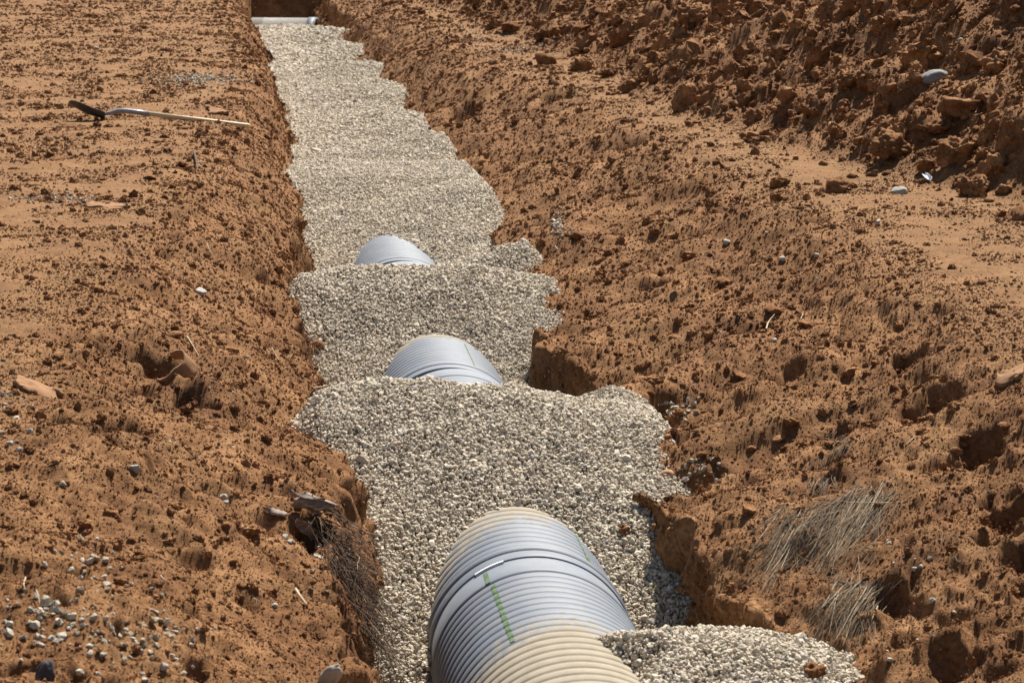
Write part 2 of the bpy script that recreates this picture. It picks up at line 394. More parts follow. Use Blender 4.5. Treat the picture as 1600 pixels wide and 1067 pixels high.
def base_z(X, Y):
    X = np.asarray(X, float); Y = np.asarray(Y, float); k = row_index(Y); out = np.zeros_like(X)
    for r in np.unique(k):
        m = k == r; out[m] = np.interp(X[m], *PROF[r])
    return out

# ================================================================== scatter of loose pieces by geometry nodes (stuff only)
def scatter_group(mat, nvar=6, rough=0.55, freq=0.9, sub=2, seed=0, hull=False, smooth=False):
    ng = bpy.data.node_groups.new('scatter', 'GeometryNodeTree')
    ng.interface.new_socket('Geometry', in_out='INPUT', socket_type='NodeSocketGeometry')
    ng.interface.new_socket('Geometry', in_out='OUTPUT', socket_type='NodeSocketGeometry')
    n, l = ng.nodes, ng.links
    gi = n.new('NodeGroupInput'); go = n.new('NodeGroupOutput')
    g2i = n.new('GeometryNodeGeometryToInstance')
    for k in range(nvar):
        ico = n.new('GeometryNodeMeshIcoSphere'); ico.inputs['Subdivisions'].default_value = sub; ico.inputs['Radius'].default_value = 1
        ps = n.new('GeometryNodeInputPosition')
        ad = n.new('ShaderNodeVectorMath'); ad.operation = 'ADD'; ad.inputs[1].default_value = (seed + k * 7.3, k * 3.1, k * 1.7)
        l.new(ps.outputs[0], ad.inputs[0])
        tx = n.new('ShaderNodeTexNoise'); tx.inputs['Scale'].default_value = freq; tx.inputs['Detail'].default_value = 2.5; tx.inputs['Roughness'].default_value = 0.55
        l.new(ad.outputs[0], tx.inputs['Vector'])
        sb = n.new('ShaderNodeVectorMath'); sb.operation = 'SUBTRACT'; sb.inputs[1].default_value = (0.5, 0.5, 0.5); l.new(tx.outputs['Color'], sb.inputs[0])
        ml = n.new('ShaderNodeVectorMath'); ml.operation = 'SCALE'; ml.inputs['Scale'].default_value = rough * 3.2; l.new(sb.outputs[0], ml.inputs[0])
        sp = n.new('GeometryNodeSetPosition'); l.new(ico.outputs['Mesh'], sp.inputs['Geometry']); l.new(ml.outputs[0], sp.inputs['Offset'])
        sm = n.new('GeometryNodeSetMaterial'); sm.inputs['Material'].default_value = mat; 
        if hull:
            hu = n.new('GeometryNodeConvexHull'); l.new(sp.outputs[0], hu.inputs[0]); l.new(hu.outputs[0], sm.inputs[0])
        else: l.new(sp.outputs[0], sm.inputs[0])
        ss = n.new('GeometryNodeSetShadeSmooth'); ss.inputs['Shade Smooth'].default_value = smooth; l.new(sm.outputs[0], ss.inputs[0])
        l.new(ss.outputs[0], g2i.inputs[0])
    def attr(nm, ty):
        a = n.new('GeometryNodeInputNamedAttribute'); a.data_type = ty; a.inputs['Name'].default_value = nm; return a.outputs['Attribute']
    iop = n.new('GeometryNodeInstanceOnPoints'); l.new(gi.outputs[0], iop.inputs['Points'])
    l.new(attr('pt', 'BOOLEAN'), iop.inputs['Selection'])
    l.new(g2i.outputs[0], iop.inputs['Instance']); iop.inputs['Pick Instance'].default_value = True
    l.new(attr('vid', 'INT'), iop.inputs['Instance Index'])
    e2r = n.new('FunctionNodeEulerToRotation'); l.new(attr('rot', 'FLOAT_VECTOR'), e2r.inputs[0]); l.new(e2r.outputs[0], iop.inputs['Rotation'])
    l.new(attr('scl', 'FLOAT_VECTOR'), iop.inputs['Scale'])
    j = n.new('GeometryNodeJoinGeometry'); l.new(gi.outputs[0], j.inputs[0]); l.new(iop.outputs[0], j.inputs[0])
    l.new(j.outputs[0], go.inputs[0])
    return ng
def scatter(name, pts, scl, group, nvar, bedV=None, bedF=None, bedmat=None):
    pts = np.asarray(pts, np.float32); n = len(pts); scl = np.asarray(scl, np.float32)
    nb = 0 if bedV is None else len(bedV)
    V = pts if nb == 0 else np.concatenate([bedV, pts])
    me = mesh_from(name, V, bedF if nb else [], bedmat)
    isp = np.zeros(nb + n, bool); isp[nb:] = True
    a = me.attributes.new('pt', 'BOOLEAN', 'POINT'); a.data.foreach_set('value', isp)
    a = me.attributes.new('vid', 'INT', 'POINT'); a.data.foreach_set('value', np.concatenate([np.zeros(nb, np.int32), rng.integers(0, nvar, n).astype(np.int32)]))
    r = np.concatenate([np.zeros((nb, 3)), rng.uniform(0, 6.283, (n, 3))]).astype(np.float32)
    a = me.attributes.new('rot', 'FLOAT_VECTOR', 'POINT'); a.data.foreach_set('vector', r.ravel())
    s3 = scl if scl.ndim == 2 else scl[:, None] * rng.uniform(0.58, 1.32, (n, 3))
    s3 = np.concatenate([np.zeros((nb, 3)), s3]).astype(np.float32)
    a = me.attributes.new('scl', 'FLOAT_VECTOR', 'POINT'); a.data.foreach_set('vector', s3.ravel())
    o = obj(name, me); m = o.modifiers.new('scatter', 'NODES'); m.node_group = group
    return o
G_gravel = scatter_group(M_gravel, 12, 0.52, 1.9, 1, 3, hull=True)
G_crumb = scatter_group(M_clod, 8, 0.62, 1.5, 3, 40)
G_white = scatter_group(M_white, 8, 0.62, 1.9, 1, 90, hull=True)

# ================================================================== GRAVEL BED
PX, PZ, PR = 1.085, -1.012, 0.412                     # pipe axis and radius
mounds = []                                        # x, y, top, slope front, slope back, slope across
def mound(u, v, z, f, b, a, r0=0.22, left=-9.0):
    c = P(u, v, z); mounds.append((c[0], c[1], z, f, b, a, r0, left))
mound(1125, 986, -0.53, 0.42, 0.55, 0.30, 0.30, 1.28)
mound(640, 594, -0.23, 0.47, 0.62, 0.21, 0.20)
mound(955, 608, -0.36, 0.80, 0.9, 0.70, 0.14)
mound(520, 622, -0.34, 0.50, 0.7, 0.9, 0.18)
mound(620, 414, -0.31, 0.47, 0.9, 0.17, 0.25)
mound(822, 380, -0.40, 0.65, 0.75, 0.35, 0.2)
mound(745, 279, -0.33, 0.22, 0.55, 0.34, 0.3)
mound(600, 262, -0.36, 0.20, 0.15, 0.10, 0.3)
mound(655, 206, -0.36, 0.20, 0.65, 0.32, 0.25)
mound(605, 171, -0.37, 0.20, 0.65, 0.32, 0.25)
mound(577, 125, -0.36, 0.20, 0.65, 0.32, 0.25)
mound(558, 95, -0.37, 0.20, 0.65, 0.32, 0.25)
mound(537, 67, -0.38, 0.20, 0.6, 0.30, 0.25)
mound(515, 44, -0.36, 0.20, 0.6, 0.30, 0.25)
MD = np.array(mounds)
def gravel_z(X, Y):
    base = np.interp(Y, [5, 9.2, 10.2, 12.0, 13.4, 14.2, 16.4, 18.5, 21, 24, 43, 45.5, 47, 60], [-1.30, -1.22, -1.07, -1.05, -1.03, -0.95, -0.90, -0.82, -0.64, -0.56, -0.56, -0.62, -0.78, -0.85])
    base = base - (0.10 + 0.16 * sstep(17, 21, Y) + 0.16 * sstep(17, 15.5, Y)) * sstep(1.25, 1.75, X + 0.022 * np.maximum(0, Y - 24)) * sstep(46, 42, Y)
    K = 38.0
    acc = np.exp(K * base)
    for (mx, my, mz, f, b, a, r0, left) in MD:
        dy = Y - my; s = np.where(dy < 0, f, b)
        d = np.sqrt((dy * s) ** 2 + ((X - mx) * a) ** 2 + (r0 * 0.35) ** 2) - r0 * 0.35 + 0.9 * np.maximum(0, left + 0.12 * np.sin(7 * Y) - X)
        acc = acc + np.exp(K * (mz - d))
    z = np.log(acc) / K - 0.006
    z = z - 1.1 * np.maximum(0, np.interp(Y, [9, 11, 14, 15.5, 20], [0.1, 0.30, 0.26, 0.30, -0.4]) - X)
    z = z - 1.0 * np.maximum(0, X - np.interp(Y, [8.9, 9.8, 30, 40, 48], [2.3, 1.86, 1.82, 1.7, 1.6]))
    pp = np.stack([X, Y, X * 0], -1).reshape(-1, 3)
    z = z + (0.035 * perlin(pp / 0.55, 101) + 0.014 * perlin(pp / 0.17, 102)).reshape(np.shape(X))
    return z
gy = KROW * 1.25 / (np.arange(1420, 1.0, -5.0) + 200); gy = gy[(gy > 7.0) & (gy < 48.7)]
gx = np.linspace(-0.35, 2.4, 100)
GX, GY = np.meshgrid(gx, gy); GZ = gravel_z(GX, GY)
bedV = np.stack([GX, GY, GZ - 0.012], -1).reshape(-1, 3)
nr, ncg = GX.shape
qg = (np.arange(nr - 1)[:, None] * ncg + np.arange(ncg - 1)[None, :]).ravel()
bedF = np.stack([qg, qg + 1, qg + ncg + 1, qg + ncg], 1)
pts = []; scl = []
for (ya, yb, sp_) in ((7.4, 15, 0.0125), (15, 24, 0.0150), (24, 34, 0.020), (34, 48.6, 0.030)):
    for layer in (0, 1):
        nx, ny = int(2.6 / sp_), int((yb - ya) / sp_)
        ax = -0.25 + (np.arange(nx) + 0.5 * layer) * sp_; ay = ya + (np.arange(ny) + 0.5 * layer) * sp_
        A, Bq = np.meshgrid(ax, ay); A = A.ravel(); Bq = Bq.ravel()
        A = A + rng.uniform(-0.6, 0.6, len(A)) * sp_; Bq = Bq + rng.uniform(-0.6, 0.6, len(A)) * sp_
        z = gravel_z(A, Bq)
        keep = (z > base_z(A - 0.16 * np.sign(A - 1.1), Bq) - 0.10) & ~((A - PX) ** 2 + (z - PZ) ** 2 < (PR - 0.03) ** 2)
        keep &= rng.random(len(A)) < (0.95 if layer == 0 else 0.65)
        A, Bq, z = A[keep], Bq[keep], z[keep]
        s = sp_ * 0.60 * np.exp(rng.normal(0, 0.30, len(A)))
        pts.append(np.stack([A, Bq, z + (0.006 * layer + rng.uniform(-0.005, 0.006, len(A)))], 1)); scl.append(s)
pts = np.concatenate(pts); scl = np.concatenate(scl)
tag(scatter('gravel', pts, scl, G_gravel, 8, bedV, bedF, M_bed), 'pale crushed stone bedding dumped in mounds along the trench over the pipes', None, None, 'stuff')
print('gravel', len(pts), round(time.time() - T0, 1))

# ================================================================== PIPES
def pipe_material():
    m, n, l, b = nodes('pipe_plastic')
    tc = n.new('ShaderNodeTexCoord')
    a = n.new('ShaderNodeAttribute'); a.attribute_name = 'dust'
    base = ramp(n, [(0.3, (0.1038, 0.1258, 0.1602)), (0.7, (0.1408, 0.1646, 0.198))])
    l.new(tex(n, l, 5, 6, 0.65, tc.outputs['Object']).outputs['Fac'], base.inputs[0])
    mp = n.new('ShaderNodeMapping'); mp.inputs['Scale'].default_value = (1, 1, 1); l.new(tc.outputs['Object'], mp.inputs['Vector'])
    mp.inputs['Scale'].default_value = (0.8, 1.6, 0.8); nz = tex(n, l, 30, 10, 0.80, mp.outputs[0])
    mm = n.new('ShaderNodeMath'); mm.operation = 'ADD'; l.new(a.outputs['Fac'], mm.inputs[0])
    m2 = n.new('ShaderNodeMath'); m2.operation = 'MULTIPLY_ADD'; m2.inputs[1].default_value = 2.2; m2.inputs[2].default_value = -1.1; l.new(nz.outputs['Fac'], m2.inputs[0])
    l.new(m2.outputs[0], mm.inputs[1])
    mk = n.new('ShaderNodeMapRange'); mk.inputs['From Min'].default_value = 0.36; mk.inputs['From Max'].default_value = 0.66; l.new(mm.outputs[0], mk.inputs['Value'])
    dc = ramp(n, [(0.3, (0.225, 0.187, 0.135)), (0.7, (0.30, 0.257, 0.19))]); l.new(tex(n, l, 14, 6, 0.7, tc.outputs['Object']).outputs['Fac'], dc.inputs[0])
    fr = n.new('ShaderNodeMapRange'); fr.inputs['From Min'].default_value = 0.35; fr.inputs['From Max'].default_value = 0.75; fr.inputs['To Min'].default_value = 0.04; fr.inputs['To Max'].default_value = 0.42
    l.new(tex(n, l, 9, 9, 0.78, tc.outputs['Object'], 0.5).outputs['Fac'], fr.inputs['Value'])
    film = mixc(n, l, fr.outputs[0], base.outputs[0], (0.24, 0.21, 0.16))
    l.new(mixc(n, l, mk.outputs[0], film, dc.outputs[0]), b.inputs['Base Color'])
    r = n.new('ShaderNodeMapRange'); r.inputs['To Min'].default_value = 0.62; r.inputs['To Max'].default_value = 0.95; l.new(mk.outputs[0], r.inputs['Value']); l.new(r.outputs[0], b.inputs['Roughness'])
    b.inputs['Specular IOR Level'].default_value = 0.36
    bp = n.new('ShaderNodeBump'); bp.inputs['Strength'].default_value = 0.25; bp.inputs['Distance'].default_value = 0.003
    l.new(nz.outputs['Fac'], bp.inputs['Height']); l.new(bp.outputs[0], b.inputs['Normal'])
    return m
M_pipe = pipe_material()
M_green = plain('green_paint', (0.090, 0.140, 0.070), 0.7, 0.2, 0.5, 60)
M_whitepaint = plain('white_paint', (0.70, 0.70, 0.67), 0.6, 0.3, 0.08, 30)
M_gap = plain('joint_seal', (0.07, 0.055, 0.042), 0.9, 0.1, 0.3, 50)
PITCH = 0.0715
def rib_profile(y0, y1):
    """y, radius: broad flat ribs with narrow grooves between"""
    out = []; n = max(1, round((y1 - y0) / PITCH)); pt = (y1 - y0) / n
    for k in range(n):
        s = y0 + k * pt
        for f, r in ((0.0, -0.0085), (0.07, -0.0088), (0.14, -0.0030), (0.24, -0.0006), (0.52, 0.0), (0.80, -0.0008), (0.90, -0.0032), (0.96, -0.0074)):
            out.append((s + f * pt, PR + r))
    out.append((y1, PR - 0.0085)); return out
def revolve(prof, a0=0.0, a1=2 * math.pi, seg=112, off=0.0, closed=True):
    prof = np.array(prof); na = seg if closed else seg + 1
    ang = a0 + (a1 - a0) * np.arange(na) / seg
    y = prof[:, 0][:, None] + 0 * ang; r = prof[:, 1][:, None] + off
    V = np.stack([r * np.sin(ang), y, r * np.cos(ang)], -1).reshape(-1, 3)
    m = len(prof); i = np.arange(m - 1)[:, None]; j = np.arange(seg)[None, :]; j2 = (j + 1) % na
    Fq = np.stack([(i * na + j), (i * na + j2), ((i + 1) * na + j2), ((i + 1) * na + j)], -1).reshape(-1, 4)
    return V, Fq
JOINTS = [5.74, 9.70, 13.62, 17.55, 21.5]
def dust_for(V, y0):
    X = V[:, 0]; Y = V[:, 1] + y0; Z = V[:, 2]
    ang = np.degrees(np.arctan2(X, Z))
    gz = gravel_z(X + PX, Y); clear = Z + PZ - gz            # height above the gravel
    d = 0.62 * np.exp(-np.maximum(clear, 0) / 0.05)
    # thick dust where the mounds were tipped over the pipe
    d = np.maximum(d, 1.0 * sstep(10.30, 10.50, Y + 0.0045 * np.maximum(0, -ang - 10)) * (Y < 11.5))
    d = np.maximum(d, 0.56 * sstep(10.05, 10.40, Y + 0.006 * np.maximum(0, -ang)) * (Y < 11.5) * (ang < 20))
    d = np.maximum(d, 1.0 * sstep(8.95, 8.62, Y + 0.0035 * np.abs(ang - 4)) )
    d = np.maximum(d, 0.50 * sstep(9.12, 8.80, Y + 0.003 * np.abs(ang - 4)))
    d = np.maximum(d, 0.75 * sstep(14.42, 14.66, Y + 0.006 * np.maximum(0, -ang - 15)) * (Y > 12))
    d = np.where(Y > 17, d * 0.35, d)
    return np.clip(d, 0, 1)
def make_pipe(y0, y1, label, stripes=(), marks=(), ends=True):
    t = empty('drainage_pipe', (PX - 0.005 * max(0, y0 - 9.7), y0, PZ)); tag(t, label, 'pipe', 'ribbed pipe lengths laid along the trench')
    L = y1 - y0
    spig = 0.17                                     # plain far end
    prof = [(0.004, PR - 0.03), (0.004, PR + 0.006), (0.085, PR + 0.006), (0.092, PR + 0.004)]
    bell = prof                                      # collar at the near end
    V, Fq = revolve([(0.0, PR - 0.045), (0.0, PR + 0.001), (0.006, PR + 0.0035), (0.084, PR + 0.0035), (0.090, PR + 0.001), (0.096, PR - 0.007), (0.098, PR - 0.03)])
    me = mesh_from('collar', V, Fq, M_pipe); float_attr(me, 'dust', dust_for(V, y0)); obj('collar', me, t)
    rp = [(0.10, PR - 0.010), (0.106, PR + 0.002), (0.120, PR + 0.009), (0.145, PR + 0.009), (0.160, PR + 0.002), (0.172, PR - 0.008)] + rib_profile(0.178, L - spig - 0.04) \
        + [(L - spig - 0.036, PR - 0.002), (L - spig - 0.03, PR + 0.003), (L - spig - 0.01, PR + 0.003), (L - spig, PR - 0.002), (L - spig + 0.01, PR - 0.003), (L - 0.006, PR - 0.003), (L - 0.004, PR - 0.03)]
    V, Fq = revolve(rp)
    me = mesh_from('body', V, Fq, M_pipe); float_attr(me, 'dust', dust_for(V, y0)); obj('body', me, t)
    V, Fq = revolve([(L - 0.010, PR - 0.035), (L - 0.0095, PR - 0.008), (L + 0.0, PR - 0.008), (L + 0.001, PR - 0.035)])
    obj('joint_seal', mesh_from('joint_seal', V, Fq, M_gap), t)
    pf = np.array([q for q in rp])
    def skin(ya, yb, a0, a1, off, name, mat):
        ys = np.unique(np.concatenate([pf[:, 0][(pf[:, 0] > ya) & (pf[:, 0] < yb)], [ya, yb]]))
        rr = np.interp(ys, pf[:, 0], pf[:, 1])
        V, Fq = revolve(np.stack([ys, rr], 1), math.radians(a0), math.radians(a1), 6, off, False)
        jag = perlin(np.stack([V[:, 1] / 0.02, V[:, 0] / 0.02, V[:, 2] / 0.02], 1), 5)
        V[:, 0] += 0.0025 * jag
        obj(name, mesh_from(name, V, Fq, mat), t)
    for (ya, yb, a0, a1) in stripes: skin(ya - y0, yb - y0, a0, a1, 0.0016, 'paint_stripe', M_green)
    return t
pA = make_pipe(JOINTS[0], JOINTS[1], 'nearest ribbed blue-grey pipe, caked with sandy dust, broad green stripe left of its crown', [(8.72, 9.46, -27.6, -25.0), (9.50, 9.66, -29.6, -26.8)])
V, Fq = revolve([(0, PR - 0.012), (0.0, PR + 0.006), (0.014, PR + 0.006), (0.014, PR - 0.012)], math.radians(-33.5), math.radians(-16.5), 14, 0, False)
V[:, 1] += JOINTS[1] - JOINTS[0] - 0.016
obj('white_mark', mesh_from('white_mark', V, Fq, M_whitepaint), pA)
pB = make_pipe(JOINTS[1], JOINTS[2], 'ribbed pipe behind the nearest joint, its dusty far end under the first gravel mound', [(9.895, 10.02, 36.5, 40.0), (10.02, 10.62, 37.2, 38.6), (9.715, 9.78, -32, -28.6), (13.0, 13.4, 30, 32)])
pC = make_pipe(JOINTS[2], JOINTS[3], 'second ribbed pipe stretch, showing between the first and second gravel mounds', [(13.8, 14.5, 21.8, 22.9)])
pD = make_pipe(JOINTS[3], JOINTS[4], 'pale blue-grey pipe crown barely poking out behind the second gravel mound')
# the pipe lying across the far end
tf = empty('drainage_pipe', (1.24, 47.2, -0.99), (0, 0, math.radians(78)))
tag(tf, 'far pale pipe lying across the end of the trench, cut end to the right', 'pipe')
V, Fq = revolve([(0.0, PR - 0.03), (0.0, PR), (0.9, PR), (0.905, PR + 0.004), (0.92, PR + 0.004), (0.925, PR), (2.6, PR)], seg=64); me = mesh_from('body', V, Fq, M_pipe); float_attr(me, 'dust', np.full(len(V), 0.55)); obj('body', me, tf)
V, Fq = revolve([(0.0, PR - 0.02), (-0.05, PR - 0.06), (-0.05, PR + 0.012), (0.10, PR + 0.012), (0.10, PR - 0.02)], seg=64); me = mesh_from('collar', V, Fq, M_pipe); float_attr(me, 'dust', np.full(len(V), 0.1)); obj('collar', me, tf)
print('pipes', round(time.time() - T0, 1))

# ================================================================== LOOSE SOIL CRUMBS (stuff)
TNf = TN.reshape(-1, 3)
wts = (2.4 * heap + 1.0 * (bankL + bankR) * (1 - 0.45 * wall) + 0.05 * flatL + 0.04 * strip).ravel()[vi]
pn = T[vi] / 0.6
wts = wts * np.clip(0.34 + 2.1 * perlin(pn, 111) + 1.5 * perlin(pn * 3.1, 112) + 0.8 * perlin(pn * 8.3, 113), 0.03, 2.2)
wts = np.maximum(wts, 0)
gzv = gravel_z(T[vi, 0], T[vi, 1]); inside = (T[vi, 0] > 0.05) & (T[vi, 0] < 2.3) & (T[vi, 2] < gzv)
wts[inside] = 0
out = np.where((TU > -420) & (TU < 2100) & (TV > -120) & (TV < 1250) & trim.ravel() & ~VIS)[0]
wo = (2.4 * heap + 1.0 * (bankL + bankR) * (1 - 0.45 * wall) + 0.07 * flatL + 0.04 * strip).ravel()[out]
wo = 3.0 * wo * np.clip(0.34 + 2.1 * perlin(T[out] / 0.6, 111) + 1.5 * perlin(T[out] / 0.19, 112), 0.03, 2.2)
go_ = gravel_z(T[out, 0], T[out, 1]); wo[(T[out, 0] > 0.05) & (T[out, 0] < 2.3) & (T[out, 2] < go_)] = 0
pick = np.concatenate([rng.choice(vi, 235000, replace=False, p=wts / wts.sum()), rng.choice(out, min(45000, int((wo > 0).sum())), replace=False, p=wo / wo.sum())])
rmin = 0.72 * 0.62 * T[pick, 1] / F * 1.6
s = rmin * rng.random(len(pick)) ** (-1 / (2.7 - 0.75 * heap.ravel()[pick]))
big = heap.ravel()[pick]
s = np.minimum(s, 0.018 + 0.085 * big + 0.012 * (T[pick, 1] > 15))
ja, jb = rng.uniform(-1.6, 1.6, len(pick))[:, None], rng.uniform(-1.6, 1.6, len(pick))[:, None]
ok1 = np.clip(pick + 1, 0, len(T) - 1); ok2 = np.clip(pick + NC, 0, len(T) - 1)
e1 = T[ok1] - T[pick]; e2 = T[ok2] - T[pick]
e1 *= np.minimum(1, 0.25 / (np.linalg.norm(e1, axis=1, keepdims=True) + 1e-9)); e2 *= np.minimum(1, 0.25 / (np.linalg.norm(e2, axis=1, keepdims=True) + 1e-9))
pos = T[pick] + ja * e1 + jb * e2 + TNf[pick] * (s * 0.15)[:, None] 
tag(scatter('soil_crumbs', pos, s, G_crumb, 8), 'loose red-brown soil crumbs strewn over the banks and the heap', None, None, 'stuff')
print('crumbs', round(time.time() - T0, 1))
# ================================================================== SINGLE THINGS
import bmesh
def rock_mesh(name, mat, seed, sub=3, amp=0.30, freq=1.1, lump=0.35, sq=(1, 1, 1), smooth=True, cut=0):
    bm = bmesh.new(); bmesh.ops.create_icosphere(bm, subdivisions=sub, radius=1.0)
    V = np.array([v.co[:] for v in bm.verts]); Fq = [[v.index for v in f.verts] for f in bm.faces]; bm.free()
    o = seed * 13.7
    V0_ = V.copy()
    r_ = np.random.default_rng(seed)
    for _ in range(cut):                             # broken flat faces
        d = r_.normal(size=3); d /= np.linalg.norm(d); h = r_.uniform(0.45, 0.8)
        k = V @ d - h; V = V - np.where(k > 0, k, 0)[:, None] * d
    d = amp * perlin(V0_ * freq + o, 3) + 0.55 * amp * perlin(V0_ * freq * 2.3 + o, 4) + lump * clods(V0_ + o, 0.62, 0.75, 0.2, 0.5, 5) * 0.62
    d = d + 0.30 * amp * perlin(V0_ * freq * 5.5 + o, 6) + 0.5 * lump * clods(V0_ + o, 0.27, 0.8, 0.2, 0.5, 7) * 0.27
    V = V * (1 + d)[:, None] * np.array(sq)
    return mesh_from(name, V, np.array(Fq), mat, smooth)
CLODS = [rock_mesh('soil_clod', M_clod, k, 4 if k < 6 else 3, 0.46, 1.25, 0.75, cut=(1, 3, 5)[k % 3]) for k in range(9)]
NEXT_TO = []
CLODS_FINE = [rock_mesh('soil_clod', M_clod, 40 + k, 5, 0.46, 1.3, 0.8, cut=(1, 4)[k % 2]) for k in range(4)]
def plan_depth(p_): return float((p_ - np.array([0, 0, CAMZ])) @ _Fw)
def rock(name, me, u, v, w_, h_, label, cat, group=None, sink=0.30, rot=None, dep=1.0):
    """one stone or clod standing on the soil; w_, h_ its size in picture pixels"""
    q, nn = hit(u, v + h_ * 0.35); d = plan_depth(q) / F
    o = obj(name, me); sx, sz = 0.5 * w_ * d, 0.5 * h_ * d
    o.scale = (sx, sx * dep, sz)
    o.location = Vector(q) + Vector(nn) * (sz * (1 - 2 * sink) * 0.75)
    o.rotation_euler = rot if rot is not None else (random.uniform(-0.3, 0.3), random.uniform(-0.3, 0.3), random.uniform(0, 6.28))
    if group: NEXT_TO.append((o, u, v, label))
    return tag(o, label, cat, group)

# ---- clods of the spoil heap
FOOT = np.array([(560, -20), (700, 15), (840, 80), (1000, 150), (1180, 222), (1370, 275), (1600, 335)], float)
placed = []
def free(u, v, s):
    for (a, b, c) in placed:
        if (a - u) ** 2 + (b - v) ** 2 < (0.42 * (c + s)) ** 2: return False
    placed.append((u, v, s)); return True
special = [
    (1395, 225, 62, 46, 'large dark rough clod at the foot of the heap, left of a second large clod', 3),
    (1500, 232, 58, 50, 'large dark rough clod at the foot of the heap with a deep shadow below it', 1),
    (1440, 85, 58, 30, 'long smooth-topped tan clod lying slantwise high on the heap above the grey stone', 0),
    (1560, 90, 44, 40, 'angular upright clod near the upper right corner of the heap', 2),
    (1555, 255, 50, 40, 'broad pale-faced clod low on the heap, right of the large dark pair', 3),
    (1085, 20, 50, 44, 'bulky dark clod at the top edge of the heap', 1),
    (1520, 290, 46, 40, 'shaggy clod at the heap foot right of the pale flat stone', 1),
    (1078, 150, 46, 50, 'tall rounded clod at the heap foot where the compacted strip widens', 3),
    (1310, 290, 46, 28, 'crumbly dark clod alone on the compacted strip just below the heap', 0),
    (1220, 282, 26, 26, 'small shaggy clod alone on the compacted strip left of the larger crumbly one', 2),
    (1190, 212, 44, 22, 'low dark clod at the very edge of the compacted strip', 0),
    (955, 107, 28, 26, 'round smooth clod at the heap foot beside the strip', 2),
    (912, 100, 34, 28, 'squat dark clod just left of the round smooth clod at the heap foot', 1),
    (985, 132, 34, 22, 'wedge-shaped clod on the strip edge below the round smooth clod', 3),
    (850, 53, 30, 20, 'dark clod at the heap foot just above the gravel patch on the strip', 3),
    (1330, 120, 40, 30, 'blocky clod halfway up the heap left of the grey stone', 1)]
for (u, v, a, b, lab, k) in special:
    free(u, v, a); rock('soil_clod', CLODS_FINE[k], u, v, a, b, lab, 'clod', None, 0.28)
n = 0
while n < 200:
    u = random.uniform(600, 1615); ft = np.interp(u, FOOT[:, 0], FOOT[:, 1])
    v = random.uniform(-10, ft + 18)
    nearfoot = v > ft - 26
    s = min(46, 9.5 * random.random() ** -0.42) * (0.62 + 0.38 * (u / 1600)) * (0.75 + 0.25 * min(1, v / 120 + 0.3))
    if v < 0: v = 0
    if not free(u, v, s): continue
    lab, grp = (('red-brown clod at the heap foot', 'clods along the foot of the spoil heap') if nearfoot else
                ('red-brown clod on the heap slope', 'clods on the slope of the spoil heap'))
    rock('soil_clod', random.choice(CLODS), u, v, s * random.uniform(0.9, 1.35), s * random.uniform(0.7, 1.05), lab, 'clod', grp, random.uniform(0.22, 0.42), None, random.uniform(0.7, 1.3)); n += 1
def strew(nn, box, size, label, group, flat=0.8):
    k = 0
    while k < nn:
        u, v = random.uniform(box[0], box[2]), random.uniform(box[1], box[3])
        if box[4] is not None and not box[4](u, v): continue
        s = min(size * 1.7, size * random.random() ** -0.30)
        if not free(u, v, s): continue
        rock('soil_clod', random.choice(CLODS), u, v, s * random.uniform(1.0, 1.5), s * flat * random.uniform(0.8, 1.1), label, 'clod', group, random.uniform(0.25, 0.42)); k += 1
strew(40, (880, 260, 1600, 1040, lambda u, v: v > 0.62 * u - 330 and v < 1.5 * u - 880 and not (u > 1180 and v > 700)), 12, 'small crumbly clod on the right bank', 'clods on the right bank')
strew(24, (0, 520, 520, 1060, lambda u, v: u < 430 + 0.12 * (v - 600)), 13, 'small crumbly clod on the left bank', 'clods on the left bank')
strew(20, (0, 10, 360, 330, None), 10, 'small dark clod on the left ground', 'clods on the left ground', 0.55)
for (u, v, a, b, lab) in [(975, 830, 17, 19, 'orange soil clod lying on the gravel right of the near pipe'), (496, 541, 20, 17, 'orange soil clod on the gravel against the left bank, left of the second pipe stretch'),
                          (1272, 1052, 34, 26, 'orange soil clod at the right edge of the nearest gravel mound')]:
    me = CLODS[int(u) % 9]; o = obj('soil_clod', me)
    c = P(u, v + 5, -0.6)
    for z_ in np.arange(-0.2, -1.3, -0.004):
        c = P(u, v + 5, z_)
        if float(gravel_z(np.array([c[0]]), np.array([c[1]]))[0]) > z_: break
    d = plan_depth(c) / F; o.scale = (0.5 * a * d, 0.5 * a * d, 0.5 * b * d); o.location = c + np.array([0, 0, 0.3 * b * d]); tag(o, lab, 'clod')

# ---- stones
def stone_mat(name, col, var=0.2): return plain(name, col, 0.85, 0.25, var, 9, 0, 0.4)
M_grey = stone_mat('grey_stone', (0.20, 0.193, 0.18), 0.4); M_pale = stone_mat('pale_grey_stone', (0.33, 0.305, 0.25)); M_yel = stone_mat('yellow_stone', (0.42, 0.30, 0.155))
M_tan = stone_mat('tan_stone', (0.30, 0.17, 0.085)); M_dark = stone_mat('dark_stone', (0.045, 0.042, 0.042), 0.5); M_wht = stone_mat('white_stone', (0.38, 0.35, 0.29), 0.1)
def stone(seed, mat, sub=3): return rock_mesh('stone', mat, seed, sub, 0.22, 0.9, 0.06, cut=5)
S_pale = [stone(100 + k, M_pale) for k in range(4)]; S_white = [stone(120 + k, M_wht) for k in range(4)]
rock('stone', rock_mesh('stone', M_grey, 140, 4, 0.16, 0.9, 0.12, cut=1), 1455, 120, 48, 27, 'smooth grey stone lying on the slope of the spoil heap', 'stone', None, -0.05, (0.1, -0.15, 0.3), 0.6)
rock('stone', stone(141, M_pale, 4), 1404, 297, 30, 15, 'pale flat greenish-white stone at the foot of the spoil heap', 'stone', None, 0.25, (0, 0, 0.2))
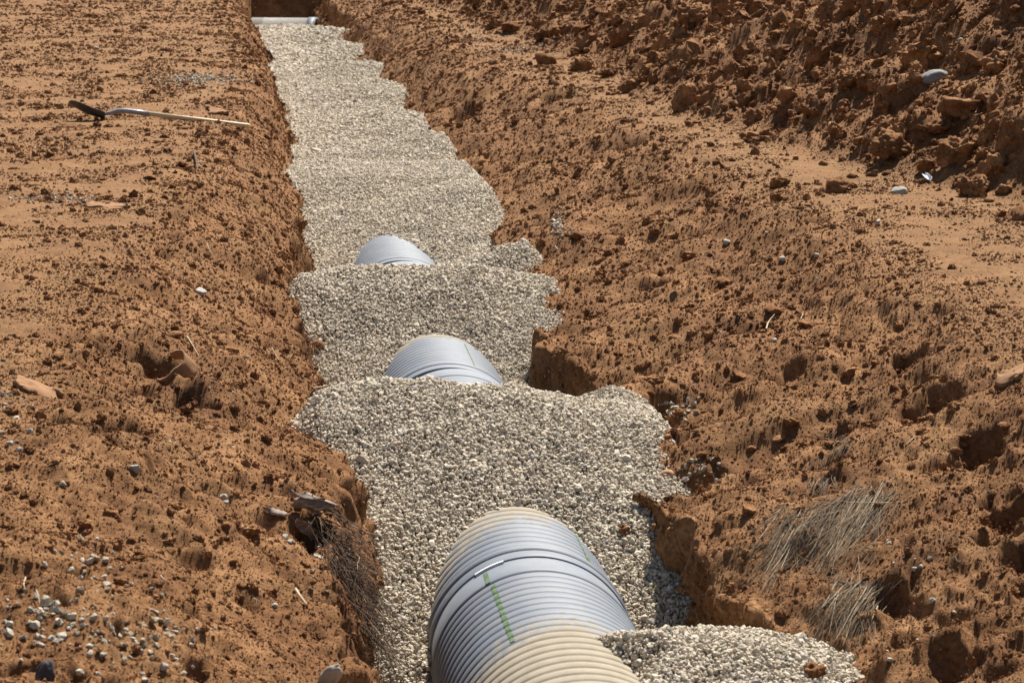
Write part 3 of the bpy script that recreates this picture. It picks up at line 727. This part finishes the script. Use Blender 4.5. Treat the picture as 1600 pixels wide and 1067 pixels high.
rock('stone', stone(142, M_pale), 313, 451, 19, 14, 'pale grey stone alone halfway down the left bank', 'stone', None, 0.25)
rock('stone', stone(143, M_yel, 4), 481, 873, 25, 28, 'yellow stone on the left bank below the torn bark', 'stone', None, 0.2)
rock('stone', stone(144, M_pale, 4), 512, 1042, 26, 62, 'long pale stone half buried at the bottom of the left bank', 'stone', None, 0.3, (0.5, 0.35, 0.6))
rock('stone', stone(145, M_tan), 374, 823, 19, 18, 'tan stone on the left bank, left of the torn bark', 'stone', None, 0.3)
rock('stone', stone(146, M_dark, 4), 66, 1045, 34, 50, 'black stone in a hollow at the bottom left corner', 'stone', None, 0.3)
rock('stone', stone(147, M_wht), 254, 1036, 15, 14, 'white stone low on the left bank below the scattered gravel', 'stone', None, 0.2)
rock('stone', stone(148, M_wht), 152, 73, 9, 7, 'tiny white stone far out on the flat left ground', 'stone', None, 0.2)
rock('stone', stone(149, M_wht), 1313, 738, 13, 10, 'white stone above the dry grass on the right bank', 'stone', None, 0.2)
rock('stone', stone(150, M_tan), 1040, 742, 34, 13, 'long tan stone jutting from the right wall above the near pipe', 'stone', None, 0.2, (0, -0.4, 0.3))
rock('stone', stone(151, M_pale), 1458, 935, 11, 10, 'white stone right of the lowest dry grass tuft on the right bank', 'stone', None, 0.2)
for (u, v, s) in [(350, 773, 11), (212, 727, 15), (385, 849, 11), (430, 945, 9), (352, 783, 8), (138, 1007, 11), (157, 1022, 10), (300, 995, 8), (445, 838, 9), (455, 845, 9), (500, 868, 12), (15, 690, 11), (28, 700, 9), (48, 672, 9), (228, 1057, 11), (100, 755, 10)]:
    rock('stone', random.choice(S_pale), u, v, s * 1.2, s, 'small pale stone on the left bank', 'stone', 'small pale stones on the left bank', 0.25)
for (u, v, s) in [(1224, 405, 9), (1276, 398, 9), (1210, 531, 8), (1135, 378, 11), (1430, 884, 8), (1397, 880, 8), (1390, 1030, 9), (1362, 1042, 10), (1503, 62, 8), (1372, 345, 10)]:
    rock('stone', random.choice(S_white), u, v, s * 1.2, s, 'pale stone on the right side', 'stone', 'small pale stones on the right bank', 0.25)

# ---- bark, crusts, plastic: bent sheets with thickness
def sheet(name, mat, u1, v1, u2, v2, width, lift1, lift2, curl, label, cat, seed, thick=0.008, nx=18, ny=9, rag=0.25, roll=0.0, group=None):
    a, na_ = hit(u1, v1); b, nb_ = hit(u2, v2); nn = na_ + nb_ + np.array([0, 0, 0.6]); nn /= np.linalg.norm(nn)
    a = a + nn * lift1; b = b + nn * lift2
    ax = b - a; L = np.linalg.norm(ax); axn = ax / L; sd = np.cross(nn, axn); sd /= np.linalg.norm(sd); up = np.cross(axn, sd)
    sd2 = sd * math.cos(roll) + up * math.sin(roll); up2 = np.cross(axn, sd2)
    o0 = 0.5 * (a + b)
    S, Tt = np.meshgrid(np.linspace(0, 1, nx), np.linspace(-0.5, 0.5, ny), indexing='ij')
    pp = np.stack([S * L / 0.05 + seed, Tt * width / 0.05, S * 0 + seed * 3.3], -1).reshape(-1, 3)
    ws = (1 - rag * 1.3 * np.abs(2 * S - 1) ** 2.5) + rag * perlin(np.stack([S.ravel() * 4 + seed, np.sign(Tt.ravel()) * 2.0, S.ravel() * 0], 1), 9).reshape(S.shape)
    h = curl * (Tt * 2) ** 2 + 0.010 * perlin(pp, 12).reshape(S.shape) + 0.02 * (L + width) * perlin(pp * 0.35, 13).reshape(S.shape)
    s_ = S + rag * 0.25 * perlin(np.stack([Tt.ravel() * 5 + seed, S.ravel() * 2, S.ravel() * 0 + 5], 1), 14).reshape(S.shape) * np.abs(2 * S - 1)
    V = (a - o0) + s_[..., None] * ax + (Tt * ws * width)[..., None] * sd2 + h[..., None] * up2
    up_v = np.broadcast_to(up2, V.shape)
    Vt = (V + up_v * thick / 2).reshape(-1, 3); Vb = (V - up_v * thick / 2).reshape(-1, 3); m = nx * ny
    idx = np.arange(m).reshape(nx, ny); fc = []
    for i in range(nx - 1):
        for j in range(ny - 1):
            q = [idx[i, j], idx[i + 1, j], idx[i + 1, j + 1], idx[i, j + 1]]; fc.append(q); fc.append([k + m for k in q[::-1]])
    rim = list(idx[:, 0]) + list(idx[-1, 1:]) + list(idx[-2::-1, -1]) + list(idx[0, -2:0:-1])
    for k in range(len(rim)):
        p0, p1 = rim[k], rim[(k + 1) % len(rim)]; fc.append([p1, p0, p0 + m, p1 + m])
    me = mesh_from(name, np.concatenate([Vt, Vb]), np.array([[int(x) for x in f] for f in fc]), mat)
    o = obj(name, me); o.location = o0
    return tag(o, label, cat, group)
M_bark = plain('bark', (0.165, 0.115, 0.082), 0.9, 0.15, 0.55, 22, 0, 0.6, (1, 1, 4))
M_barkpale = plain('pale_bark', (0.26, 0.205, 0.165), 0.9, 0.15, 0.4, 26, 0, 0.6)
M_crust = plain('soil_crust', (0.245, 0.135, 0.07), 0.95, 0.1, 0.2, 14, 0, 0.5)
M_plastic = plain('dark_plastic', (0.02, 0.021, 0.025), 0.8, 0.2, 0.5, 10, 0, 0.3)
sheet('bark_strip', M_barkpale, 448, 783, 512, 802, 0.040, 0.03, 0.04, 0.012, 'pale grey torn bark strip curling over the left lip, uppermost of the torn pieces', 'bark', 3.1, 0.006, 26, 9, rag=0.6, roll=-0.25)
sheet('bark_strip', M_bark, 452, 800, 515, 814, 0.050, 0.02, 0.045, 0.025, 'dark brown torn bark sheet sagging under the pale bark strip', 'bark', 5.7, 0.006, 26, 9, rag=0.5, roll=0.1)
sheet('bark_strip', M_barkpale, 415, 797, 446, 806, 0.035, 0.012, 0.016, -0.006, 'whitish bark scrap left of the torn bark sheets', 'bark', 9.9, 0.006, rag=0.7)
sheet('bark_strip', M_bark, 462, 822, 490, 842, 0.04, 0.03, 0.03, 0.01, 'small pointed bark splinter below the torn bark sheets', 'bark', 12.2, 0.006, roll=0.6)
sheet('soil_crust', M_crust, 28, 608, 92, 616, 0.20, 0.02, 0.012, -0.012, 'flat tan slab of crust on the upper left bank', 'crust slab', 15.3, 0.016, 30, 15, rag=0.75)
sheet('soil_crust', M_crust, 322, 176, 356, 181, 0.26, 0.03, 0.03, -0.012, 'flat pale crust slab beside the end of the shovel handle', 'crust slab', 18.1, 0.018, 30, 15, rag=0.75)
sheet('soil_crust', M_crust, 132, 320, 200, 326, 0.24, 0.012, 0.012, -0.01, 'flat pale crust slab on the left ground beyond the left bank', 'crust slab', 21.4, 0.014, 30, 15, rag=0.75)
sheet('soil_crust', M_crust, 1562, 592, 1598, 588, 0.15, 0.014, 0.010, -0.008, 'flat crust slab above the deep hole at the right edge', 'crust slab', 24.4, 0.018, 30, 15, rag=0.8)
sheet('plastic_sheet', M_plastic, 415, 80, 437, 126, 0.16, 0.03, 0.04, 0.04, 'crumpled dark plastic strip hanging on the far left trench lip', 'plastic sheet', 27.7, 0.006, 26, 9, 0.3, 0.3)
M_film = plain('white_film', (0.60, 0.60, 0.63), 0.3, 0.5, 0.1, 20, 0, 0.2)
sheet('plastic_scrap', M_film, 1446, 276, 1456, 284, 0.035, 0.02, 0.015, 0.012, 'shiny white plastic scrap at the foot of the spoil heap', 'plastic scrap', 30.2, 0.004, 12, 7, 0.3, 0.4)
# curled hollow bark
def curled_bark():
    q = np.mean([hit(218, 590)[0], hit(305, 580)[0], hit(262, 632)[0]], axis=0); d = plan_depth(q) / F; R0 = 31 * d; H0 = 36 * d; na, nh = 30, 7
    t = []
    for k in range(na):
        a = math.radians(-135 + 215 * k / (na - 1))
        for j in range(nh):
            f = j / (nh - 1); rr = R0 * (1 + 0.06 * math.sin(2.3 * a + 1) + 0.015 * math.sin(7 * a) + 0.06 * (f - 0.5))
            hh = H0 * (-f * (0.75 + 0.25 * math.sin(1.7 * a + 2)) + 0.05 * math.sin(4 * a) * (1 - f))
            t.append((rr * math.cos(a), rr * math.sin(a), hh))
    Vo = np.array(t); c = np.sqrt(Vo[:, 0] ** 2 + Vo[:, 1] ** 2)[:, None]; Vi = Vo.copy(); Vi[:, :2] *= (1 - 0.010 / c); m = len(Vo)
    idx = np.arange(m).reshape(na, nh); fc = []
    for i in range(na - 1):
        for j in range(nh - 1):
            qd = [idx[i, j], idx[i, j + 1], idx[i + 1, j + 1], idx[i + 1, j]]; fc.append(qd); fc.append([k + m for k in qd[::-1]])
    rim = list(idx[:, 0]) + list(idx[-1, 1:]) + list(idx[-2::-1, -1]) + list(idx[0, -2:0:-1])
    for k in range(len(rim)):
        p0, p1 = rim[k], rim[(k + 1) % len(rim)]; fc.append([p0, p1, p1 + m, p0 + m])
    V = np.concatenate([Vo, Vi]); V = V + 0.004 * np.stack([perlin(V / 0.02, 3), perlin(V / 0.02, 4), perlin(V / 0.02, 5)], 1)
    o = obj('curled_bark', mesh_from('curled_bark', V, np.array(fc), M_crust)); z_ = Vector((-0.52, -0.42, 0.74)).normalized(); x_ = Vector((1, 0.1, 0)); x_ = (x_ - z_ * x_.dot(z_)).normalized(); y_ = z_.cross(x_)
    o.matrix_world = Matrix.Translation(Vector(q) + Vector((0.0, -0.02, 0.095))) @ Matrix((x_, y_, z_)).transposed().to_4x4()
    tag(o, 'curled hollow piece of tan bark standing around a dark hole on the left bank', 'bark')
curled_bark()

# ---- thin strands: dry grass, roots, straw
def tube_mesh(name, paths, radii, mat, sides=3):
    V = []; Fc = []
    for pth, r in zip(paths, radii):
        pth = np.asarray(pth); n_ = len(pth); b0 = len(V)
        tg = np.gradient(pth, axis=0); tg /= np.linalg.norm(tg, axis=1, keepdims=True) + 1e-9
        a = np.cross(tg, [0.31, 0.2, 0.93]); a /= np.linalg.norm(a, axis=1, keepdims=True) + 1e-9; b = np.cross(tg, a)
        for k in range(n_):
            rk = r * (1 - 0.6 * k / (n_ - 1))
            for s_ in range(sides):
                an = 2 * math.pi * s_ / sides; V.append(pth[k] + rk * (a[k] * math.cos(an) + b[k] * math.sin(an)))
        for k in range(n_ - 1):
            for s_ in range(sides):
                s2 = (s_ + 1) % sides; Fc.append([b0 + k * sides + s_, b0 + k * sides + s2, b0 + (k + 1) * sides + s2, b0 + (k + 1) * sides + s_])
        Fc.append([b0 + s_ for s_ in range(sides)] + ([b0] if sides == 3 else [])) if sides == 4 else None
    return mesh_from(name, np.array(V), np.array([f for f in Fc if len(f) == 4]), mat)
M_straw = plain('dry_straw', (0.25, 0.175, 0.105), 0.85, 0.15, 0.35, 30, 0, 0.2)
M_strawpale = plain('pale_straw', (0.37, 0.295, 0.20), 0.8, 0.2, 0.2, 30, 0, 0.2)
M_strawdark = plain('dark_straw', (0.11, 0.082, 0.06), 0.9, 0.1, 0.4, 30, 0, 0.2)
def surf_strand(u, v, ang, length, lift, bend, nst=8, arch=0.02):
    pts_ = []; x, y = u, v; a = ang; st_ = length / nst; last = None
    for k in range(nst + 1):
        q, nn = hit(x, y, 5)
        if last is not None and np.linalg.norm(q - last) > 0.12: break
        last = q
        f = k / nst
        pts_.append(q + nn * (lift + arch * math.sin(math.pi * f)) + np.array([0, 0, 0.3 * lift]))
        a += bend / nst + random.uniform(-0.05, 0.05); x += math.cos(a) * st_; y += math.sin(a) * st_
    if len(pts_) < 3: return None
    pts_ = np.array(pts_)
    sm = pts_.copy()
    for _ in range(4): sm[1:-1] = 0.25 * sm[:-2] + 0.5 * sm[1:-1] + 0.25 * sm[2:]
    return sm
def tuft(spots, label, n_, npale, ndark, lr=(40, 95), ang=2.25, group=None):
    c, _ = hit(*spots[0][:2]); t = empty('dry_grass_tuft', c); tag(t, label, 'dry grass', group)
    def make(k, lo, hi, rr):
        ps, rs = [], []; tries = 0
        while len(ps) < k and tries < 4 * k + 20:
            tries += 1
            (u, v, su, sv) = random.choice(spots)
            s_ = surf_strand(random.gauss(u, su), random.gauss(v, sv), ang + random.gauss(0, 0.17 if random.random() < 0.72 else 0.65), random.uniform(*lr), random.uniform(lo, hi), random.uniform(-0.15, 0.18), arch=random.uniform(0, 0.012))
            if s_ is not None: ps.append(s_ - c); rs.append(rr * random.uniform(0.7, 1.3))
        return ps, rs
    ps, rs = make(n_, 0.003, 0.014, 0.0012); tag(obj('strands', tube_mesh('strands', ps, rs, M_straw), t), kind='stuff')
    ps, rs = make(ndark, 0.002, 0.012, 0.0018); tag(obj('dark_strands', tube_mesh('dark_strands', ps, rs, M_strawdark), t), kind='stuff')
    ps, rs = make(npale, 0.010, 0.020, 0.0017)
    for a_, r_ in zip(ps, rs): obj('stalk', tube_mesh('stalk', [a_], [r_], M_strawpale, 4), t)
tuft([(1330, 790, 26, 14), (1370, 775, 22, 12), (1350, 830, 26, 18)], 'large dry grass tuft combed down the right bank, pale stalks on top', 230, 18, 110, (50, 125))
tuft([(1245, 800, 16, 14), (1290, 800, 18, 10), (1235, 850, 14, 16)], 'dry grass tuft at the left end of the grass on the right bank', 120, 10, 80, (35, 95), 2.2)
tuft([(1345, 935, 22, 10), (1370, 920, 18, 10), (1310, 915, 16, 10)], 'lowest dry grass tuft on the right bank, hanging towards the nearest gravel mound', 140, 12, 90, (50, 110), 2.15)
tuft([(1285, 735, 8, 12), (1292, 750, 8, 8)], 'small dark grass tuft in a hollow above the large dry grass tuft', 25, 2, 60, (20, 50), 1.8)
tuft([(1312, 690, 8, 8)], 'faint grey grass tuft higher up the right bank', 20, 1, 45, (20, 50), 2.0)
# roots hanging from the left lip
def hang(u, v, d0, L, lift):
    q, nn = hit(u, v); x = q + nn * lift; d = np.array(d0, float) + np.random.default_rng(int(u * 7 + v * 13)).normal(0, 0.28, 3); d /= np.linalg.norm(d); out = [x.copy()]
    for k in range(8):
        x = x + d * L / 8; d = d + np.array([0, 0, -0.10]) + np.array([random.gauss(0, 0.20) for _ in range(3)]); d /= np.linalg.norm(d); out.append(x.copy())
    return np.array(out)
def root_mat(spots, label, n_, npale, d0, lr, group=None):
    c, _ = hit(*spots[0][:2]); t = empty('root_mat', c); tag(t, label, 'roots', group)
    def make(k): return [hang(random.gauss(u, su), random.gauss(v, sv), d0, random.uniform(*lr), random.uniform(0.0, 0.03)) - c for (u, v, su, sv) in (random.choice(spots) for _ in range(k))]
    M = plain('root_fibre', (0.085, 0.055, 0.037), 0.9, 0.1, 0.6, 30, 0, 0.2) if 'root_fibre' not in bpy.data.materials else bpy.data.materials['root_fibre']
    tag(obj('fibres', tube_mesh('fibres', make(n_), [random.uniform(0.0010, 0.0028) for _ in range(n_)], M), t), kind='stuff')
    for s_ in make(npale): obj('root', tube_mesh('root', [s_], [random.uniform(0.002, 0.004)], M_straw, 4), t)
root_mat([(495, 815, 12, 8), (520, 850, 12, 14), (505, 840, 12, 12)], 'matted brown roots behind the torn bark on the left lip', 150, 8, (0.45, -0.6, -0.35), (0.12, 0.34))
root_mat([(545, 900, 10, 14), (560, 940, 10, 14), (525, 880, 12, 10)], 'matted brown roots running down the left lip towards the gravel', 150, 5, (0.35, -0.7, -0.5), (0.12, 0.34))
root_mat([(572, 960, 9, 12), (580, 985, 7, 10)], 'ragged root fringe hanging over the gravel left of the near pipe', 120, 6, (0.30, -0.5, -0.8), (0.10, 0.28))
root_mat([(485, 540, 6, 14), (492, 565, 6, 14)], 'wispy pale roots on the left bank edge left of the second pipe stretch', 24, 6, (0.35, -0.6, -0.5), (0.10, 0.26))
# single stalks and twigs
def twig(pix, r, mat, label, group=None, lift=0.02):
    pts_ = []
    for k, (u, v) in enumerate(pix):
        q, nn = hit(u, v); pts_.append(q + nn * lift)
    pts_ = np.array(pts_); f = np.linspace(0, len(pts_) - 1, 9); ii = np.arange(len(pts_)); sp = np.stack([np.interp(f, ii, pts_[:, k]) for k in range(3)], 1)
    sp[1:-1] = 0.25 * sp[:-2] + 0.5 * sp[1:-1] + 0.25 * sp[2:]
    o = obj('twig', tube_mesh('twig', [sp - sp[0]], [r], mat, 5)); o.location = sp[0]
    if group: NEXT_TO.append((o, pix[0][0], pix[0][1], label))
    return tag(o, label, 'twig', group)
twig([(292, 532), (300, 545), (312, 563)], 0.004, M_strawpale, 'straight pale stalk lying on the left bank above the curled bark', None)
twig([(1527, 183), (1535, 165), (1550, 150), (1567, 140)], 0.0045, M_strawpale, 'thin pale curved stalk standing out on the spoil heap right of the grey stone', None, 0.04)
twig([(302, 242), (306, 256), (303, 270)], 0.010, M_strawdark, 'dark forked twig on the left ground below the shovel handle', None, 0.03)
twig([(1196, 520), (1202, 508), (1212, 497)], 0.005, M_strawpale, 'short pale stalk in the middle of the right bank', None)
twig([(483, 612), (500, 607), (522, 603)], 0.006, M_straw, 'tan twig poking from the left bank onto the gravel left of the second pipe stretch', None)
twig([(460, 928), (470, 940), (476, 950)], 0.006, M_strawpale, 'short white stalk beside a dark hole low on the left bank', None)
twig([(1015, 766), (1030, 760), (1043, 758)], 0.005, M_strawpale, 'thin pale root sticking out over the shadow on the right wall', None, 0.05)
for (u, v, dx, dy) in [(393, 938, 8, 12), (420, 548, 14, 20), (445, 562, 18, -2), (322, 385, 8, 18), (1420, 700, 10, -14), (1330, 640, 14, -8), (1250, 505, 8, -14), (1490, 870, 12, 10), (1370, 955, -8, 20), (40, 912, 2, 16), (56, 930, 2, 22), (250, 905, 6, 10), (1090, 455, 8, -6), (1105, 560, 10, -6)]:
    twig([(u, v), (u + dx * 0.5, v + dy * 0.5 + 1), (u + dx, v + dy)], 0.0028, M_strawpale, 'short thin loose straw', 'loose straws on the banks')


# ---- every strewn piece is described by what it lies next to
LAND = [('the grey stone', 1455, 122), ('the pale flat stone', 1404, 297), ('the left large dark clod', 1395, 225), ('the right large dark clod', 1500, 232), ('the round smooth foot clod', 955, 107),
        ('the lone crumbly strip clod', 1310, 290), ('the curved pale stalk', 1550, 158), ('the bulky top clod', 1085, 20), ('the tall rounded foot clod', 1078, 150), ('the slantwise tan clod', 1440, 85),
        ('the upright corner clod', 1560, 90), ('the blocky clod', 1330, 120), ('the low strip edge clod', 1190, 212), ('the curled bark', 262, 590), ('the yellow stone', 481, 873), ('the torn bark', 470, 800), ('the large grass tuft', 1340, 800),
        ('the lowest grass tuft', 1345, 935), ('the dark wall', 1100, 900), ('the shovel', 250, 188), ('the tan slab', 60, 612), ('the pale crust slab', 165, 322), ('the grey gravel strip', 310, 125), ('the lone pale grey stone', 313, 451), ('the faint grey tuft', 1312, 690),
        ('the deep right hole', 1575, 820), ('the long half-buried stone', 512, 1042), ('the black corner stone', 66, 1045), ('the second pipe', 690, 570), ('the lone shaggy strip clod', 1220, 282), ('the caught gravel', 872, 350), ('the middle bank stalk', 1203, 508), ('the strip gravel patch', 800, 76), ('the far pipe', 445, 28), ('the dark strip clod', 850, 53), ('the wedge-shaped clod', 985, 132)]
DIRS = ['right of', 'lower right of', 'below', 'lower left of', 'left of', 'upper left of', 'above', 'upper right of']
ORD = ['nearest', 'second', 'third', 'fourth', 'fifth', 'sixth', 'seventh', 'eighth', 'ninth', 'tenth', 'eleventh', 'twelfth', 'thirteenth', 'fourteenth', 'fifteenth', 'sixteenth', 'seventeenth', 'eighteenth', 'nineteenth', 'twentieth'] + ['twenty-' + q for q in ('first', 'second', 'third', 'fourth', 'fifth', 'sixth', 'seventh', 'eighth', 'ninth')]
bins = {}
for (o, u, v, what) in NEXT_TO:
    k = min(range(len(LAND)), key=lambda q: math.hypot(LAND[q][1] - u, LAND[q][2] - v))
    a = math.atan2(v - LAND[k][2], u - LAND[k][1]); d = int(round(a / (math.pi / 4))) % 8
    bins.setdefault((what, k, d), []).append((math.hypot(LAND[k][1] - u, LAND[k][2] - v), o))
for (what, k, d), L in bins.items():
    L.sort(key=lambda q: q[0])
    for r_, (_, o) in enumerate(L):
        o['label'] = ('%s, %s %s' % (what, DIRS[d], LAND[k][0])) if len(L) == 1 else ('%s, %s one %s %s' % (what, ORD[min(r_, 28)], DIRS[d], LAND[k][0]))

# ---- gravel spilled on the soil (stuff)
ps, ss = [], []
for (u, v, su, sv, k, sz) in [(120, 868, 34, 16, 46, 0.012), (150, 895, 24, 22, 34, 0.012), (205, 985, 44, 26, 80, 0.012), (255, 1000, 34, 20, 50, 0.011), (70, 960, 42, 22, 60, 0.013), (110, 955, 30, 16, 30, 0.012), (60, 1010, 40, 24, 24, 0.012),
                              (15, 625, 14, 26, 40, 0.012), (310, 124, 36, 5, 520, 0.016), (95, 312, 30, 4, 150, 0.012), (350, 75, 26, 18, 80, 0.014), (300, 60, 60, 6, 60, 0.013), (220, 3, 22, 3, 60, 0.014),
                              (872, 350, 6, 12, 130, 0.014), (1055, 640, 18, 8, 70, 0.012), (1092, 733, 22, 12, 60, 0.012), (805, 76, 24, 4, 160, 0.014), (860, 62, 20, 6, 60, 0.014), (740, 55, 20, 6, 60, 0.014), (480, 870, 26, 36, 18, 0.010),
                              (1440, 890, 40, 40, 18, 0.009), (1240, 430, 60, 60, 22, 0.010), (240, 225, 60, 20, 60, 0.009), (90, 240, 60, 40, 40, 0.009), (1400, 1000, 40, 20, 16, 0.009), (350, 600, 60, 100, 26, 0.009), (470, 350, 8, 40, 40, 0.012), (60, 60, 60, 40, 30, 0.011)]:
    for _ in range(int(k * 0.75)):
        q, nn = hit(min(max(random.gauss(u, su), -20), 1620), min(max(random.gauss(v, sv), -10), 1090)); s_ = sz * random.choice((0.55, 0.7, 0.8, 1.0, 1.25)) * 0.92
        ps.append(q + nn * s_ * random.uniform(-0.35, 0.5) + np.array([random.gauss(0, s_ * 0.8), random.gauss(0, s_ * 0.8), 0])); ss.append(s_)
tag(scatter('spilled_gravel', np.array(ps), np.array(ss), G_white, 6), 'pale gravel spilled in patches over the red-brown soil', None, None, 'stuff')

# ---- shovel
M_steel = plain('shaded_steel', (0.065, 0.055, 0.048), 0.6, 0.35, 0.4, 18, 0.0, 0.2); M_socket = plain('bare_steel', (0.24, 0.24, 0.25), 0.4, 0.5, 0.2, 18, 0.4, 0.15)  # blade steel coloured dark to carry the shade of its underside
M_ash = plain('ash_handle', (0.56, 0.42, 0.235), 0.55, 0.35, 0.15, 12, 0, 0.15, (1, 14, 14))
def shovel():
    e, _ = hit(389, 206); s_, _ = hit(164, 188)
    ax = Vector(e - s_); L = ax.length
    t = empty('shovel', Vector(s_) + Vector((0, 0, 0.010))); t.rotation_euler = (0, -math.asin((ax.z - 0.01) / L) if L else 0, math.atan2(ax.y, ax.x))
    tag(t, 'long-handled round-point shovel lying on the flat ground left of the trench', 'shovel')
    # blade: dished, pointed, tip lifted
    nx, ny = 14, 9; V = []
    for i in range(nx):
        f = i / (nx - 1); hw = 0.10 * (0.80 + 0.25 * math.sin(min(1, f * 1.4) * math.pi * 0.6)) * math.sqrt(max(0.0, 1 - max(0, (f - 0.45) / 0.56) ** 2.2))
        for j in range(ny):
            y = (2 * j / (ny - 1) - 1); V.append((-0.30 * f * 1.05, hw * y, 0.0 + 0.10 * f + 0.035 * y * y * (hw / 0.115) - 0.02 * math.sin(f * math.pi)))
    V = np.array(V); ro = math.radians(-24); V = np.stack([V[:, 0], V[:, 1] * math.cos(ro) - V[:, 2] * math.sin(ro), V[:, 1] * math.sin(ro) + V[:, 2] * math.cos(ro)], 1); V[:, 1] -= 0.02; V[:, 2] += 0.01
    m = len(V); idx = np.arange(m).reshape(nx, ny); fc = []
    Vb = V - np.array([0, 0, 0.004])
    for i in range(nx - 1):
        for j in range(ny - 1):
            q = [idx[i, j], idx[i + 1, j], idx[i + 1, j + 1], idx[i, j + 1]]; fc.append(q[::-1]); fc.append([k + m for k in q])
    rim = list(idx[:, 0]) + list(idx[-1, 1:]) + list(idx[-2::-1, -1]) + list(idx[0, -2:0:-1])
    for k in range(len(rim)):
        p0, p1 = rim[k], rim[(k + 1) % len(rim)]; fc.append([p0, p1, p1 + m, p0 + m])
    obj('blade', mesh_from('blade', np.concatenate([V, Vb]), np.array(fc), M_steel), t)
    def bar(name, pts_, rr, mat, sides=10):
        pts_ = np.array(pts_, float); V = []; Fc = []
        tg = np.gradient(pts_, axis=0); tg /= np.linalg.norm(tg, axis=1, keepdims=True); a = np.cross(tg, [0, 1, 0]); a /= np.linalg.norm(a, axis=1, keepdims=True); b = np.cross(tg, a)
        for k in range(len(pts_)):
            for q in range(sides):
                an = 2 * math.pi * q / sides; V.append(pts_[k] + rr[k] * (a[k] * math.cos(an) + b[k] * math.sin(an)))
        for k in range(len(pts_) - 1):
            for q in range(sides):
                q2 = (q + 1) % sides; Fc.append([k * sides + q, k * sides + q2, (k + 1) * sides + q2, (k + 1) * sides + q])
        Fc = [list(map(int, f)) for f in Fc] + [list(range(sides))[::-1], [(len(pts_) - 1) * sides + q for q in range(sides)]]
        o = obj(name, mesh_from(name, np.array(V), Fc, mat), t); return o
    bar('socket', [(-0.10, 0, 0.045), (-0.03, 0, 0.035), (0.04, 0, 0.05), (0.10, 0, 0.075), (0.17, 0, 0.082), (0.25, 0, 0.080), (0.36, 0, 0.076)], [0.006, 0.013, 0.018, 0.020, 0.021, 0.0215, 0.0215], M_socket)
    bar('handle', [(0.34, 0, 0.0767), (0.34 + 0.5 * (L - 0.34), 0, 0.0667), (L - 0.01, 0, 0.0567), (L, 0, 0.0565)], [0.0195, 0.020, 0.020, 0.017], M_ash)
shovel()
print('done', round(time.time() - T0, 1))
